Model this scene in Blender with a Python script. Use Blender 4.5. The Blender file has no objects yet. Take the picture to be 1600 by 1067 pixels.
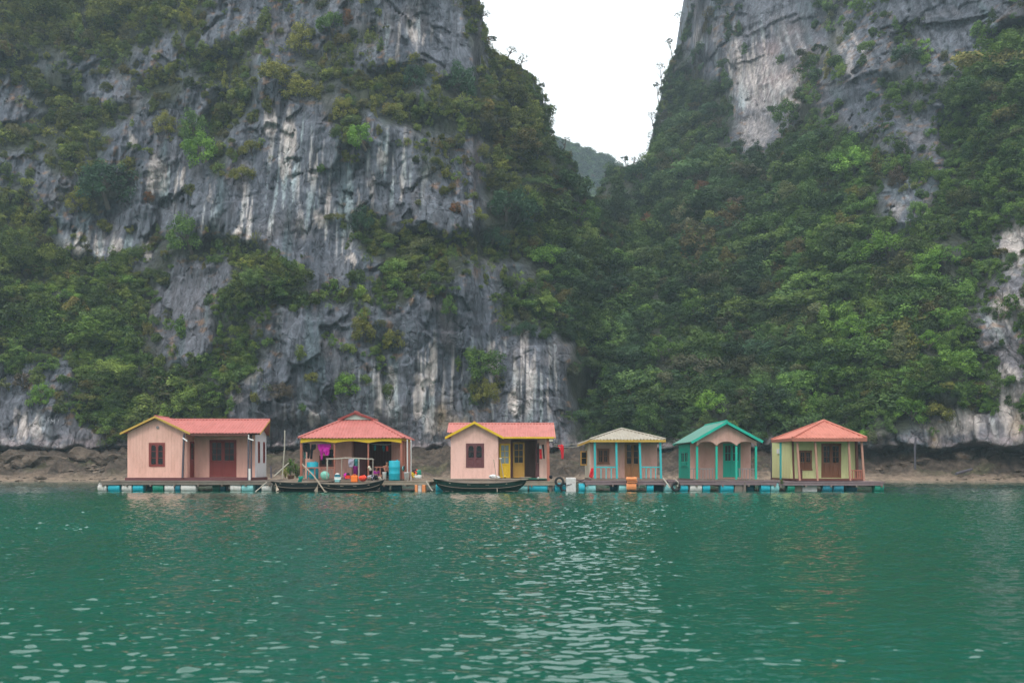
import bpy, math, random
import numpy as np
from mathutils import Vector, Matrix
R = math.radians
scene = bpy.context.scene
COL = scene.collection
random.seed(7)
RNG = np.random.default_rng(11)

# ------------------------------------------------------------------ camera
FPX, HOR, CZ = 1555.6, 728.0, 1.5          # focal length in photo pixels, horizon row, eye height above the water
cam_d = bpy.data.cameras.new('camera')
cam = bpy.data.objects.new('camera', cam_d); COL.objects.link(cam)
cam.location = (0, 0, CZ); cam.rotation_euler = (R(90), 0, 0)
cam_d.lens = 35; cam_d.sensor_width = 36
cam_d.shift_y = (HOR - 533.5) / 1600
cam_d.clip_start = 0.1; cam_d.clip_end = 3000
cam_d.dof.use_dof = True; cam_d.dof.focus_distance = 62; cam_d.dof.aperture_fstop = 2.4
scene.camera = cam

# ------------------------------------------------------------------ world: overcast sky
SUN_EL, SUN_AZ = R(48), R(200)
world = bpy.data.worlds.new('World'); scene.world = world; world.use_nodes = True
nt = world.node_tree; nt.nodes.clear()
def N(tree, t, **kw):
    n = tree.nodes.new(t)
    for k, v in kw.items():
        if k.startswith('i_'): n.inputs[k[2:]].default_value = v
        else: setattr(n, k, v)
    return n
L = nt.links.new
sky = N(nt, 'ShaderNodeTexSky', sky_type='NISHITA', sun_disc=False, sun_elevation=SUN_EL, sun_rotation=SUN_AZ, dust_density=5.0, altitude=0)
tc = N(nt, 'ShaderNodeTexCoord'); sep = N(nt, 'ShaderNodeSeparateXYZ'); L(tc.outputs['Generated'], sep.inputs[0])
ramp = N(nt, 'ShaderNodeValToRGB')       # cloud layer: brighter towards the zenith, as any overcast sky
e = ramp.color_ramp.elements
e[0].position = 0.0; e[0].color = (0.90, 0.93, 0.945, 1)
e[1].position = 1.0; e[1].color = (1.0, 1.0, 1.0, 1)
L(sep.outputs[2], ramp.inputs[0])
mr = N(nt, 'ShaderNodeMapRange'); mr.inputs['From Min'].default_value = 0.05; mr.inputs['From Max'].default_value = 1
mr.inputs['To Min'].default_value = 0.98; mr.inputs['To Max'].default_value = 3.1
L(sep.outputs[2], mr.inputs['Value'])
b1 = N(nt, 'ShaderNodeBackground'); L(ramp.outputs[0], b1.inputs[0]); L(mr.outputs[0], b1.inputs[1])
b2 = N(nt, 'ShaderNodeBackground'); L(sky.outputs[0], b2.inputs[0]); b2.inputs[1].default_value = 0.08
mx = N(nt, 'ShaderNodeMixShader'); mx.inputs[0].default_value = 0.06
L(b1.outputs[0], mx.inputs[1]); L(b2.outputs[0], mx.inputs[2])
wo = N(nt, 'ShaderNodeOutputWorld'); L(mx.outputs[0], wo.inputs[0])

sun_d = bpy.data.lights.new('sun', 'SUN'); sun_d.energy = 1.5; sun_d.angle = R(14); sun_d.color = (1, 0.96, 0.9)
sun = bpy.data.objects.new('sun', sun_d); COL.objects.link(sun)
sdir = Vector((math.sin(SUN_AZ) * math.cos(SUN_EL), math.cos(SUN_AZ) * math.cos(SUN_EL), math.sin(SUN_EL)))
sun.rotation_euler = sdir.to_track_quat('Z', 'Y').to_euler()
vs = scene.view_settings
scene.display_settings.display_device = 'sRGB'
vs.view_transform = 'Standard'; vs.look = 'None'; vs.exposure = -0.12; vs.gamma = 1; vs.use_curve_mapping = False
scene.render.engine = 'CYCLES'
cy = scene.cycles
cy.max_bounces = 6; cy.diffuse_bounces = 3; cy.glossy_bounces = 3; cy.transmission_bounces = 2; cy.volume_bounces = 1
cy.transparent_max_bounces = 6; cy.use_denoising = True; cy.sample_clamp_indirect = 6
cy.caustics_reflective = False; cy.caustics_refractive = False

# ------------------------------------------------------------------ helpers
def PX(px, Y): return (px - 800.0) * Y / FPX
def PZ(py, Y): return CZ + (HOR - py) * Y / FPX
def P(px, py, Y): return Vector((PX(px, Y), Y, PZ(py, Y)))

def hashf(ix, iy, seed):
    h = (ix.astype(np.int64) * 374761393 + iy.astype(np.int64) * 668265263 + seed * 1442695041) & 0xffffffff
    h = ((h ^ (h >> 13)) * 1274126177) & 0xffffffff
    h = (h ^ (h >> 16)) & 0xffffffff
    h = (h * 2246822519) & 0xffffffff
    return ((h ^ (h >> 15)) & 0xffffff) / float(0xffffff)
def gnoise(x, y, seed=0):
    x = np.asarray(x, float); y = np.asarray(y, float)
    ix = np.floor(x); iy = np.floor(y); fx = x - ix; fy = y - iy
    sx = fx * fx * fx * (fx * (fx * 6 - 15) + 10); sy = fy * fy * fy * (fy * (fy * 6 - 15) + 10)
    def g(dx, dy):
        a = hashf(ix + dx, iy + dy, seed) * 2 * math.pi
        return np.cos(a) * (fx - dx) + np.sin(a) * (fy - dy)
    a = g(0, 0) * (1 - sx) + g(1, 0) * sx
    b = g(0, 1) * (1 - sx) + g(1, 1) * sx
    return (a * (1 - sy) + b * sy) * 1.5
def fbm(x, y, o=4, seed=0):
    s = 0; a = 1; t = 0
    for k in range(o):
        s = s + a * gnoise(x * 2 ** k + 17.3 * k, y * 2 ** k + 5.1 * k, seed + k * 7); t += a; a *= 0.5
    return s / t
def ridged(x, y, o=3, seed=0):
    s = 0; a = 1; t = 0
    for k in range(o):
        s = s + a * (1 - np.abs(gnoise(x * 2 ** k + 9.7 * k, y * 2 ** k + 3.3 * k, seed + k * 5)) * 2); t += a; a *= 0.5
    return s / t
def worley(x, y, seed=0):
    ix = np.floor(x); iy = np.floor(y)
    f1 = np.full(x.shape, 9.0); f2 = np.full(x.shape, 9.0); idv = np.zeros(x.shape)
    for dx in (-1, 0, 1):
        for dy in (-1, 0, 1):
            cx = ix + dx; cyy = iy + dy
            px = cx + hashf(cx, cyy, seed); py = cyy + hashf(cx, cyy, seed + 91)
            d = np.hypot(px - x, py - y); i = hashf(cx, cyy, seed + 55)
            m = d < f1
            f2 = np.where(m, f1, np.minimum(f2, d)); idv = np.where(m, i, idv); f1 = np.where(m, d, f1)
    return f1, f2, idv
def sstep(a, b, x):
    t = np.clip((x - a) / (b - a), 0, 1); return t * t * (3 - 2 * t)
def hermite(xs, ys, xq):
    xs = np.asarray(xs, float); ys = np.asarray(ys, float)
    d = np.diff(ys) / np.diff(xs)
    m = np.empty_like(ys); m[0] = d[0]; m[-1] = d[-1]
    for i in range(1, len(xs) - 1):
        m[i] = 0 if d[i - 1] * d[i] <= 0 else 2 * d[i - 1] * d[i] / (d[i - 1] + d[i])
    xq = np.clip(xq, xs[0], xs[-1]); i = np.clip(np.searchsorted(xs, xq) - 1, 0, len(xs) - 2)
    h = xs[i + 1] - xs[i]; t = (xq - xs[i]) / h
    return ((2*t**3 - 3*t**2 + 1) * ys[i] + (t**3 - 2*t**2 + t) * h * m[i] + (-2*t**3 + 3*t**2) * ys[i+1] + (t**3 - t**2) * h * m[i+1])

def setp(o, label=None, cat=None, group=None, kind=None):
    if label: o['label'] = label
    if cat: o['category'] = cat
    if group: o['group'] = group
    if kind: o['kind'] = kind
    return o
def empty(name, loc, label, cat, group=None):
    o = bpy.data.objects.new(name, None); COL.objects.link(o); o.location = loc; o.empty_display_size = 0.3
    return setp(o, label, cat, group)
def link(name, me, parent=None, loc=None):
    o = bpy.data.objects.new(name, me); COL.objects.link(o)
    if parent is not None:
        o.parent = parent
        if loc is None:      # mesh built in world coordinates
            o.matrix_parent_inverse = Matrix.Translation(-Vector(parent_world(parent)))
    if loc is not None: o.location = loc
    return o
def parent_world(p):
    # a part built in world coordinates already has the identity as its world matrix
    return Vector((0, 0, 0)) if p.parent is not None else Vector(p.location)
def copy_tree(o, parent=None):
    c = o.copy(); COL.objects.link(c)
    if parent is not None: c.parent = parent
    for ch in list(o.children): copy_tree(ch, c)
    return c

class Fr:
    """a wall frame: a runs along the wall, b outwards, z up"""
    def __init__(s, o, u, n): s.o = Vector(o); s.u = Vector(u); s.n = Vector(n)
    def p(s, a, z, b): return s.o + s.u * a + s.n * b + Vector((0, 0, z))
def front(Y): return Fr((0, Y, 0), (1, 0, 0), (0, -1, 0))
def back(Y): return Fr((0, Y, 0), (1, 0, 0), (0, 1, 0))
def rside(X): return Fr((X, 0, 0), (0, 1, 0), (1, 0, 0))
def lside(X): return Fr((X, 0, 0), (0, 1, 0), (-1, 0, 0))
W0 = front(0)

class MB:
    def __init__(s): s.v = []; s.f = []
    def hexa(s, c):
        i = len(s.v); s.v += [tuple(q) for q in c]
        s.f += [(i, i+3, i+2, i+1), (i+4, i+5, i+6, i+7), (i, i+1, i+5, i+4), (i+1, i+2, i+6, i+5), (i+2, i+3, i+7, i+6), (i+3, i, i+4, i+7)]
    def box(s, F, a0, a1, z0, z1, b0, b1, z0b=None, z1b=None):
        z0b = z0 if z0b is None else z0b; z1b = z1 if z1b is None else z1b
        s.hexa([F.p(a0, z0, b0), F.p(a1, z0b, b0), F.p(a1, z0b, b1), F.p(a0, z0, b1), F.p(a0, z1, b0), F.p(a1, z1b, b0), F.p(a1, z1b, b1), F.p(a0, z1, b1)])
    def wbox(s, x0, x1, y0, y1, z0, z1):
        s.hexa([(x0,y0,z0),(x1,y0,z0),(x1,y1,z0),(x0,y1,z0),(x0,y0,z1),(x1,y0,z1),(x1,y1,z1),(x0,y1,z1)])
    def bar(s, p, q, w, h=None, up=(0, 0, 1)):
        h = w if h is None else h
        p = Vector(p); q = Vector(q); d = (q - p).normalized(); up = Vector(up)
        if abs(d.dot(up)) > 0.97: up = Vector((0, 1, 0))
        r = d.cross(up).normalized() * (w / 2); t = r.cross(d).normalized() * (h / 2)
        s.hexa([p-r-t, p+r-t, p+r+t, p-r+t, q-r-t, q+r-t, q+r+t, q-r+t])
    def tube(s, pts, rad, n=7, cap=True):
        pts = [Vector(p) for p in pts]; rr = rad if isinstance(rad, (list, tuple)) else [rad] * len(pts)
        base = len(s.v)
        for k, p in enumerate(pts):
            d = (pts[min(k+1, len(pts)-1)] - pts[max(k-1, 0)]).normalized()
            up = Vector((0, 0, 1)) if abs(d.z) < 0.9 else Vector((0, 1, 0))
            r = d.cross(up).normalized(); t = r.cross(d)
            for j in range(n):
                a = 2 * math.pi * j / n
                s.v.append(tuple(p + (r * math.cos(a) + t * math.sin(a)) * rr[k]))
        for k in range(len(pts) - 1):
            for j in range(n):
                a = base + k * n + j; b = base + k * n + (j + 1) % n
                s.f.append((a, b, b + n, a + n))
        if cap:
            s.f.append(tuple(base + j for j in range(n))[::-1]); s.f.append(tuple(base + (len(pts)-1) * n + j for j in range(n)))
    def lathe(s, prof, origin, axis=(0, 0, 1), n=18):
        """prof: list of (radius, distance along axis)"""
        ax = Vector(axis).normalized(); up = Vector((0, 0, 1)) if abs(ax.z) < 0.9 else Vector((1, 0, 0))
        r = ax.cross(up).normalized(); t = ax.cross(r); o = Vector(origin); base = len(s.v)
        for rad, h in prof:
            for j in range(n):
                a = 2 * math.pi * j / n
                s.v.append(tuple(o + ax * h + (r * math.cos(a) + t * math.sin(a)) * rad))
        for k in range(len(prof) - 1):
            for j in range(n):
                a = base + k * n + j; b = base + k * n + (j+1) % n
                s.f.append((a, a + n, b + n, b))
        s.f.append(tuple(base + j for j in range(n))); s.f.append(tuple(base + (len(prof)-1) * n + j for j in range(n))[::-1])
    def poly(s, pts, th, nrm):
        nrm = Vector(nrm).normalized() * th; i = len(s.v); n = len(pts)
        s.v += [tuple(Vector(q)) for q in pts] + [tuple(Vector(q) + nrm) for q in pts]
        s.f += [tuple(range(i, i+n))[::-1], tuple(range(i+n, i+2*n))]
        for k in range(n): s.f.append((i+k, i+(k+1) % n, i+n+(k+1) % n, i+n+k))
    def build(s, name, mat, parent=None, smooth=False, loc=None):
        me = bpy.data.meshes.new(name); me.from_pydata(s.v, [], s.f); me.update()
        me.materials.append(mat)
        if smooth: me.shade_smooth()
        return link(name, me, parent, loc)

# ------------------------------------------------------------------ materials
def new_mat(name):
    m = bpy.data.materials.new(name); m.use_nodes = True; m.node_tree.nodes.clear(); return m, m.node_tree
def paint(name, col, rough=0.6, dirt=0.35, grime=(0.25, 0.2, 0.16), scale=3.0, bump=0.02, streak=True, spec=0.3, metallic=0):
    """painted or plain surface with weathering of its own"""
    m, t = new_mat(name); l = t.links.new
    tc = N(t, 'ShaderNodeTexCoord'); mp = N(t, 'ShaderNodeMapping'); mp.inputs['Scale'].default_value = (scale, scale, scale * (0.25 if streak else 1))
    l(tc.outputs['Object'], mp.inputs[0])
    n1 = N(t, 'ShaderNodeTexNoise', i_Scale=1.0, i_Detail=6.0, i_Roughness=0.7); l(mp.outputs[0], n1.inputs['Vector'])
    n2 = N(t, 'ShaderNodeTexNoise', i_Scale=scale * 6, i_Detail=4.0); l(tc.outputs['Object'], n2.inputs['Vector'])
    r = N(t, 'ShaderNodeValToRGB'); r.color_ramp.elements[0].position = 0.45; r.color_ramp.elements[1].position = 0.75
    l(n1.outputs[0], r.inputs[0])
    ml = N(t, 'ShaderNodeMath', operation='MULTIPLY'); ml.inputs[1].default_value = dirt; l(r.outputs[0], ml.inputs[0])
    mix = N(t, 'ShaderNodeMix', data_type='RGBA'); mix.inputs[6].default_value = (*col, 1); mix.inputs[7].default_value = (*[c * g * 2.0 for c, g in zip(col, grime)], 1)
    l(ml.outputs[0], mix.inputs[0])
    n3 = N(t, 'ShaderNodeTexNoise', i_Scale=0.9, i_Detail=7.0, i_Roughness=0.75, i_Distortion=0.6); l(tc.outputs['Object'], n3.inputs['Vector'])
    r3 = N(t, 'ShaderNodeMapRange'); r3.inputs['From Min'].default_value = 0.56; r3.inputs['From Max'].default_value = 0.72; r3.inputs['To Max'].default_value = dirt * 0.9; l(n3.outputs[0], r3.inputs[0])
    mix2 = N(t, 'ShaderNodeMix', data_type='RGBA'); g_ = sum(col) / 3; mix2.inputs[7].default_value = (0.55 * col[0] + 0.12 * g_ + .01, 0.5 * col[1] + 0.10 * g_, 0.42 * col[2] + 0.08 * g_, 1); l(r3.outputs[0], mix2.inputs[0]); l(mix.outputs[2], mix2.inputs[6]); mix = mix2
    hs = N(t, 'ShaderNodeHueSaturation'); l(mix.outputs[2], hs.inputs['Color'])
    mrr = N(t, 'ShaderNodeMapRange'); mrr.inputs['To Min'].default_value = 0.88; mrr.inputs['To Max'].default_value = 1.1; l(n2.outputs[0], mrr.inputs[0]); l(mrr.outputs[0], hs.inputs['Value'])
    bs = N(t, 'ShaderNodeBsdfPrincipled'); bs.inputs['Roughness'].default_value = rough; bs.inputs['Specular IOR Level'].default_value = spec; bs.inputs['Metallic'].default_value = metallic
    l(hs.outputs[0], bs.inputs['Base Color'])
    if bump:
        bp = N(t, 'ShaderNodeBump', i_Strength=0.5, i_Distance=bump); l(n2.outputs[0], bp.inputs['Height']); l(bp.outputs[0], bs.inputs['Normal'])
    o = N(t, 'ShaderNodeOutputMaterial'); l(bs.outputs[0], o.inputs[0])
    return m
def leaf_mat():
    m, t = new_mat('foliage'); l = t.links.new
    at = N(t, 'ShaderNodeAttribute', attribute_type='INSTANCER', attribute_name='tint')
    vr = N(t, 'ShaderNodeAttribute', attribute_name='lv')
    m1 = N(t, 'ShaderNodeMapRange'); m1.inputs['To Min'].default_value = 0.45; m1.inputs['To Max'].default_value = 1.65; l(vr.outputs['Fac'], m1.inputs[0])
    hs = N(t, 'ShaderNodeHueSaturation'); l(at.outputs['Color'], hs.inputs['Color']); l(m1.outputs[0], hs.inputs['Value'])
    m2 = N(t, 'ShaderNodeMapRange'); m2.inputs['To Min'].default_value = 0.515; m2.inputs['To Max'].default_value = 0.485; l(vr.outputs['Fac'], m2.inputs[0]); l(m2.outputs[0], hs.inputs['Hue'])
    d = N(t, 'ShaderNodeBsdfDiffuse'); tr = N(t, 'ShaderNodeBsdfTranslucent'); l(hs.outputs[0], d.inputs[0]); l(hs.outputs[0], tr.inputs[0])
    g = N(t, 'ShaderNodeBsdfGlossy', i_Roughness=0.45); g.inputs[0].default_value = (1, 1, 1, 1)
    mx = N(t, 'ShaderNodeMixShader'); mx.inputs[0].default_value = 0.25; l(d.outputs[0], mx.inputs[1]); l(tr.outputs[0], mx.inputs[2])
    mg = N(t, 'ShaderNodeMixShader'); mg.inputs[0].default_value = 0.012; l(mx.outputs[0], mg.inputs[1]); l(g.outputs[0], mg.inputs[2])
    o = N(t, 'ShaderNodeOutputMaterial'); l(mg.outputs[0], o.inputs[0])
    return m
def rock_mat(name, streaky=True, bdist=0.35):
    m, t = new_mat(name); l = t.links.new
    at = N(t, 'ShaderNodeAttribute', attribute_name='Col')
    tc = N(t, 'ShaderNodeTexCoord')
    mp = N(t, 'ShaderNodeMapping'); mp.inputs['Scale'].default_value = (1.6, 1.6, 0.22) if streaky else (1.5, 1.5, 1.5)
    l(tc.outputs['Object'], mp.inputs[0])
    n1 = N(t, 'ShaderNodeTexNoise', i_Scale=1.0, i_Detail=8.0, i_Roughness=0.68, i_Distortion=0.4); l(mp.outputs[0], n1.inputs['Vector'])
    n2 = N(t, 'ShaderNodeTexNoise', i_Scale=1.3, i_Detail=9.0, i_Roughness=0.72); l(tc.outputs['Object'], n2.inputs['Vector'])
    r1 = N(t, 'ShaderNodeMapRange', i_Clamp=True) if False else N(t, 'ShaderNodeMapRange')
    r1.inputs['From Min'].default_value = 0.3; r1.inputs['From Max'].default_value = 0.72; r1.inputs['To Min'].default_value = 0.48; r1.inputs['To Max'].default_value = 1.75
    l(n1.outputs[0], r1.inputs[0])
    r2 = N(t, 'ShaderNodeMapRange'); r2.inputs['From Min'].default_value = 0.3; r2.inputs['From Max'].default_value = 0.7; r2.inputs['To Min'].default_value = 0.72; r2.inputs['To Max'].default_value = 1.28
    l(n2.outputs[0], r2.inputs[0])
    mm = N(t, 'ShaderNodeMath', operation='MULTIPLY'); l(r1.outputs[0], mm.inputs[0]); l(r2.outputs[0], mm.inputs[1])
    vm = N(t, 'ShaderNodeVectorMath', operation='SCALE'); l(at.outputs['Color'], vm.inputs[0]); l(mm.outputs[0], vm.inputs['Scale'])
    bs = N(t, 'ShaderNodeBsdfPrincipled', i_Roughness=0.85); bs.inputs['Specular IOR Level'].default_value = 0.25; l(vm.outputs[0], bs.inputs['Base Color'])
    ad = N(t, 'ShaderNodeMath', operation='ADD'); l(n1.outputs[0], ad.inputs[0]); l(n2.outputs[0], ad.inputs[1])
    nw = N(t, 'ShaderNodeTexNoise', i_Scale=0.5, i_Detail=3.0); l(tc.outputs['Object'], nw.inputs['Vector'])
    va = N(t, 'ShaderNodeVectorMath', operation='SCALE'); va.inputs['Scale'].default_value = 2.2; l(nw.outputs['Color'], va.inputs[0])
    vb = N(t, 'ShaderNodeVectorMath', operation='ADD'); l(mp.outputs[0], vb.inputs[0]); l(va.outputs[0], vb.inputs[1])
    vo = N(t, 'ShaderNodeTexVoronoi', feature='DISTANCE_TO_EDGE', i_Scale=0.42 if streaky else 1.2); l(vb.outputs[0], vo.inputs['Vector'])
    jm = N(t, 'ShaderNodeMapRange'); jm.inputs['From Max'].default_value = 0.05; jm.inputs['To Min'].default_value = -0.5; jm.inputs['To Max'].default_value = 0.0; l(vo.outputs['Distance'], jm.inputs[0])
    ad2 = N(t, 'ShaderNodeMath', operation='ADD'); l(ad.outputs[0], ad2.inputs[0]); l(jm.outputs[0], ad2.inputs[1]); ad = ad2
    bp = N(t, 'ShaderNodeBump', i_Strength=1.0, i_Distance=bdist); l(ad.outputs[0], bp.inputs['Height']); l(bp.outputs[0], bs.inputs['Normal'])
    o = N(t, 'ShaderNodeOutputMaterial'); l(bs.outputs[0], o.inputs[0])
    return m
def water_mat():
    m, t = new_mat('sea_water'); l = t.links.new
    tc = N(t, 'ShaderNodeTexCoord')
    def layer(sx, sy, det, rough=0.5, dist=0.0, rot=0):
        mp = N(t, 'ShaderNodeMapping'); mp.inputs['Scale'].default_value = (sx, sy, 1); mp.inputs['Rotation'].default_value = (0, 0, R(rot)); l(tc.outputs['Object'], mp.inputs[0])
        n = N(t, 'ShaderNodeTexNoise', i_Scale=1.0, i_Detail=det, i_Roughness=rough, i_Distortion=dist); l(mp.outputs[0], n.inputs['Vector']); return n
    a = layer(3.0, 3.6, 2.0, 0.45, 0.3, 12); b = layer(0.35, 0.5, 2.0, 0.5, 0, -20); c = layer(11, 13, 2.0, 0.5, 0, 30)
    big = layer(0.035, 0.02, 3.0, 0.6)
    bc = N(t, 'ShaderNodeBump', i_Strength=1.0, i_Distance=0.003); l(c.outputs[0], bc.inputs['Height'])
    ba = N(t, 'ShaderNodeBump', i_Strength=1.0, i_Distance=0.012); l(a.outputs[0], ba.inputs['Height']); l(bc.outputs[0], ba.inputs['Normal'])
    bb = N(t, 'ShaderNodeBump', i_Strength=1.0, i_Distance=0.02); l(b.outputs[0], bb.inputs['Height']); l(ba.outputs[0], bb.inputs['Normal'])
    cr = N(t, 'ShaderNodeValToRGB'); cr.color_ramp.elements[0].color = (0.0035, 0.070, 0.046, 1); cr.color_ramp.elements[1].color = (0.005, 0.096, 0.062, 1)
    cr.color_ramp.elements[0].position = 0.35; cr.color_ramp.elements[1].position = 0.65; l(big.outputs[0], cr.inputs[0])
    bs = N(t, 'ShaderNodeBsdfPrincipled', i_Roughness=0.03, i_IOR=1.5); l(cr.outputs[0], bs.inputs['Base Color']); l(bb.outputs[0], bs.inputs['Normal'])
    o = N(t, 'ShaderNodeOutputMaterial'); l(bs.outputs[0], o.inputs[0])
    return m

M = {}
M['leaf'] = leaf_mat()
M['rock'] = rock_mat('limestone'); M['shore'] = rock_mat('shore_rock', False, 0.12)
M['water'] = water_mat()
M['pink'] = paint('pink_paint', (0.78, 0.45, 0.37), dirt=0.42)
M['pink_b'] = paint('pale_pink_paint', (0.78, 0.49, 0.42), dirt=0.42)
M['brown_pink'] = paint('brownish_pink_paint', (0.60, 0.35, 0.29), dirt=0.45)
M['white_wall'] = paint('white_wall_paint', (0.66, 0.68, 0.72), dirt=0.35)
M['cream'] = paint('cream_paint', (0.68, 0.62, 0.50), dirt=0.3)
M['lime'] = paint('pale_lime_paint', (0.66, 0.68, 0.34), dirt=0.3)
M['maroon'] = paint('maroon_paint', (0.24, 0.05, 0.045), dirt=0.3)
M['plum'] = paint('plum_paint', (0.14, 0.05, 0.055), dirt=0.3)
M['brown_door'] = paint('brown_varnish', (0.23, 0.095, 0.05), rough=0.45, dirt=0.3)
M['tan_door'] = paint('tan_varnish', (0.33, 0.16, 0.07), rough=0.45, dirt=0.3)
M['dark_brown'] = paint('dark_brown_paint', (0.13, 0.045, 0.035), dirt=0.3)
M['yellow'] = paint('yellow_paint', (0.68, 0.44, 0.02), dirt=0.25)
M['ochre'] = paint('ochre_paint', (0.50, 0.28, 0.06), dirt=0.3)
M['mustard'] = paint('mustard_trim', (0.52, 0.33, 0.07), dirt=0.35)
M['roof_pink'] = paint('salmon_roof_metal', (0.44, 0.14, 0.122), rough=0.6, dirt=0.5, scale=1.5)
M['roof_pink_b'] = paint('faded_salmon_roof_metal', (0.47, 0.17, 0.145), rough=0.6, dirt=0.5, scale=1.5)
M['roof_coral'] = paint('coral_roof_metal', (0.47, 0.16, 0.115), rough=0.6, dirt=0.5, scale=1.5)
M['roof_grey'] = paint('beige_grey_roof_sheet', (0.34, 0.31, 0.255), rough=0.7, dirt=0.45, scale=1.5)
M['roof_teal'] = paint('teal_roof_metal', (0.095, 0.235, 0.19), rough=0.5, dirt=0.35, scale=1.5)
M['teal'] = paint('teal_green_paint', (0.015, 0.40, 0.29), dirt=0.25)
M['turq'] = paint('turquoise_paint', (0.05, 0.44, 0.46), dirt=0.25)
M['post_brown'] = paint('red_brown_paint', (0.36, 0.13, 0.09), dirt=0.35)
M['post_pink'] = paint('dusty_pink_post_paint', (0.46, 0.24, 0.18), dirt=0.35)
M['dark_post'] = paint('dark_weathered_post', (0.09, 0.08, 0.10), dirt=0.4)
M['grey_rail'] = paint('grey_rail_paint', (0.26, 0.24, 0.24), dirt=0.4)
M['wood'] = paint('weathered_grey_wood', (0.20, 0.165, 0.14), rough=0.85, dirt=0.6, scale=2)
M['wood_pale'] = paint('pale_weathered_wood', (0.34, 0.28, 0.22), rough=0.85, dirt=0.55, scale=2)
M['wood_purple'] = paint('purplish_deck_wood', (0.22, 0.16, 0.17), rough=0.85, dirt=0.5, scale=2)
M['hull'] = paint('tarred_hull', (0.010, 0.018, 0.018), rough=0.8, dirt=0.5, scale=2, spec=0.1)
M['hull_green'] = paint('green_boat_paint', (0.008, 0.035, 0.028), rough=0.8, dirt=0.5, scale=2, spec=0.1)
M['blue_drum'] = paint('aqua_plastic', (0.015, 0.38, 0.48), rough=0.4, dirt=0.3)
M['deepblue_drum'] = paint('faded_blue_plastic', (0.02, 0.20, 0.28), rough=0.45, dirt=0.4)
M['green_drum'] = paint('green_plastic', (0.01, 0.22, 0.15), rough=0.45, dirt=0.4)
M['white_drum'] = paint('chalky_white_plastic', (0.62, 0.60, 0.57), rough=0.6, dirt=0.6, scale=5, streak=False)
M['pale_drum'] = paint('milky_aqua_plastic', (0.25, 0.55, 0.56), rough=0.5, dirt=0.4, scale=5, streak=False)
M['foam'] = paint('dirty_white_foam', (0.60, 0.57, 0.56), rough=0.9, dirt=0.5, scale=6, streak=False)
M['orange_mat'] = paint('orange_life_vest_cloth', (0.78, 0.28, 0.11), rough=0.8, dirt=0.2)
M['orange'] = paint('orange_plastic', (0.85, 0.20, 0.03), rough=0.4, dirt=0.1)
M['red_cloth'] = paint('red_cloth', (0.60, 0.02, 0.035), rough=0.9, dirt=0.2)
M['redor_cloth'] = paint('scarlet_cloth', (0.75, 0.06, 0.03), rough=0.9, dirt=0.2)
M['magenta'] = paint('magenta_cloth', (0.50, 0.02, 0.33), rough=0.9, dirt=0.15)
M['black_cloth'] = paint('black_cloth', (0.012, 0.013, 0.018), rough=0.9, dirt=0.1)
M['grey_cloth'] = paint('striped_grey_cloth', (0.36, 0.34, 0.42), rough=0.9, dirt=0.5, scale=9)
M['teal_cloth'] = paint('teal_cloth', (0.04, 0.20, 0.20), rough=0.9, dirt=0.2)
M['white'] = paint('white_plastic', (0.72, 0.72, 0.70), rough=0.5, dirt=0.3)
M['mint'] = paint('mint_plastic', (0.22, 0.55, 0.44), rough=0.4, dirt=0.2)
M['purple'] = paint('purple_plastic', (0.35, 0.02, 0.28), rough=0.4, dirt=0.1)
M['greygreen'] = paint('grey_green_board', (0.42, 0.50, 0.45), dirt=0.2)
M['net'] = paint('green_net', (0.01, 0.25, 0.20), rough=0.9, dirt=0.4, scale=8)
M['skin'] = paint('skin', (0.36, 0.18, 0.11), rough=0.6, dirt=0.05)
M['hair'] = paint('black_hair', (0.012, 0.010, 0.010), rough=0.5, dirt=0.05)
M['rope'] = paint('pale_rope', (0.42, 0.38, 0.32), rough=0.9, dirt=0.4)
M['blackrubber'] = paint('black_rubber', (0.02, 0.02, 0.022), rough=0.7, dirt=0.3)
M['terracotta'] = paint('brown_pot', (0.16, 0.09, 0.06), rough=0.8, dirt=0.4)
M['bark'] = paint('grey_bark', (0.10, 0.085, 0.07), rough=0.9, dirt=0.5)
M['graff'] = paint('white_graffiti_paint', (0.30, 0.31, 0.34), rough=0.9, dirt=0.5, scale=8, streak=False)
def glass():
    m, t = new_mat('dark_window_glass'); bs = N(t, 'ShaderNodeBsdfPrincipled', i_Roughness=0.2); bs.inputs['Specular IOR Level'].default_value = 0.25; bs.inputs['Base Color'].default_value = (0.012, 0.016, 0.018, 1)
    o = N(t, 'ShaderNodeOutputMaterial'); t.links.new(bs.outputs[0], o.inputs[0]); return m
M['glass'] = glass()
def glass_pale():  # the reflection on these panes is put into the pale base colour
    m, t = new_mat('pale_glass_painted_reflection'); bs = N(t, 'ShaderNodeBsdfPrincipled', i_Roughness=0.2); bs.inputs['Base Color'].default_value = (0.16, 0.22, 0.24, 1)
    o = N(t, 'ShaderNodeOutputMaterial'); t.links.new(bs.outputs[0], o.inputs[0]); return m
M['glass_pale'] = glass_pale()

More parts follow.
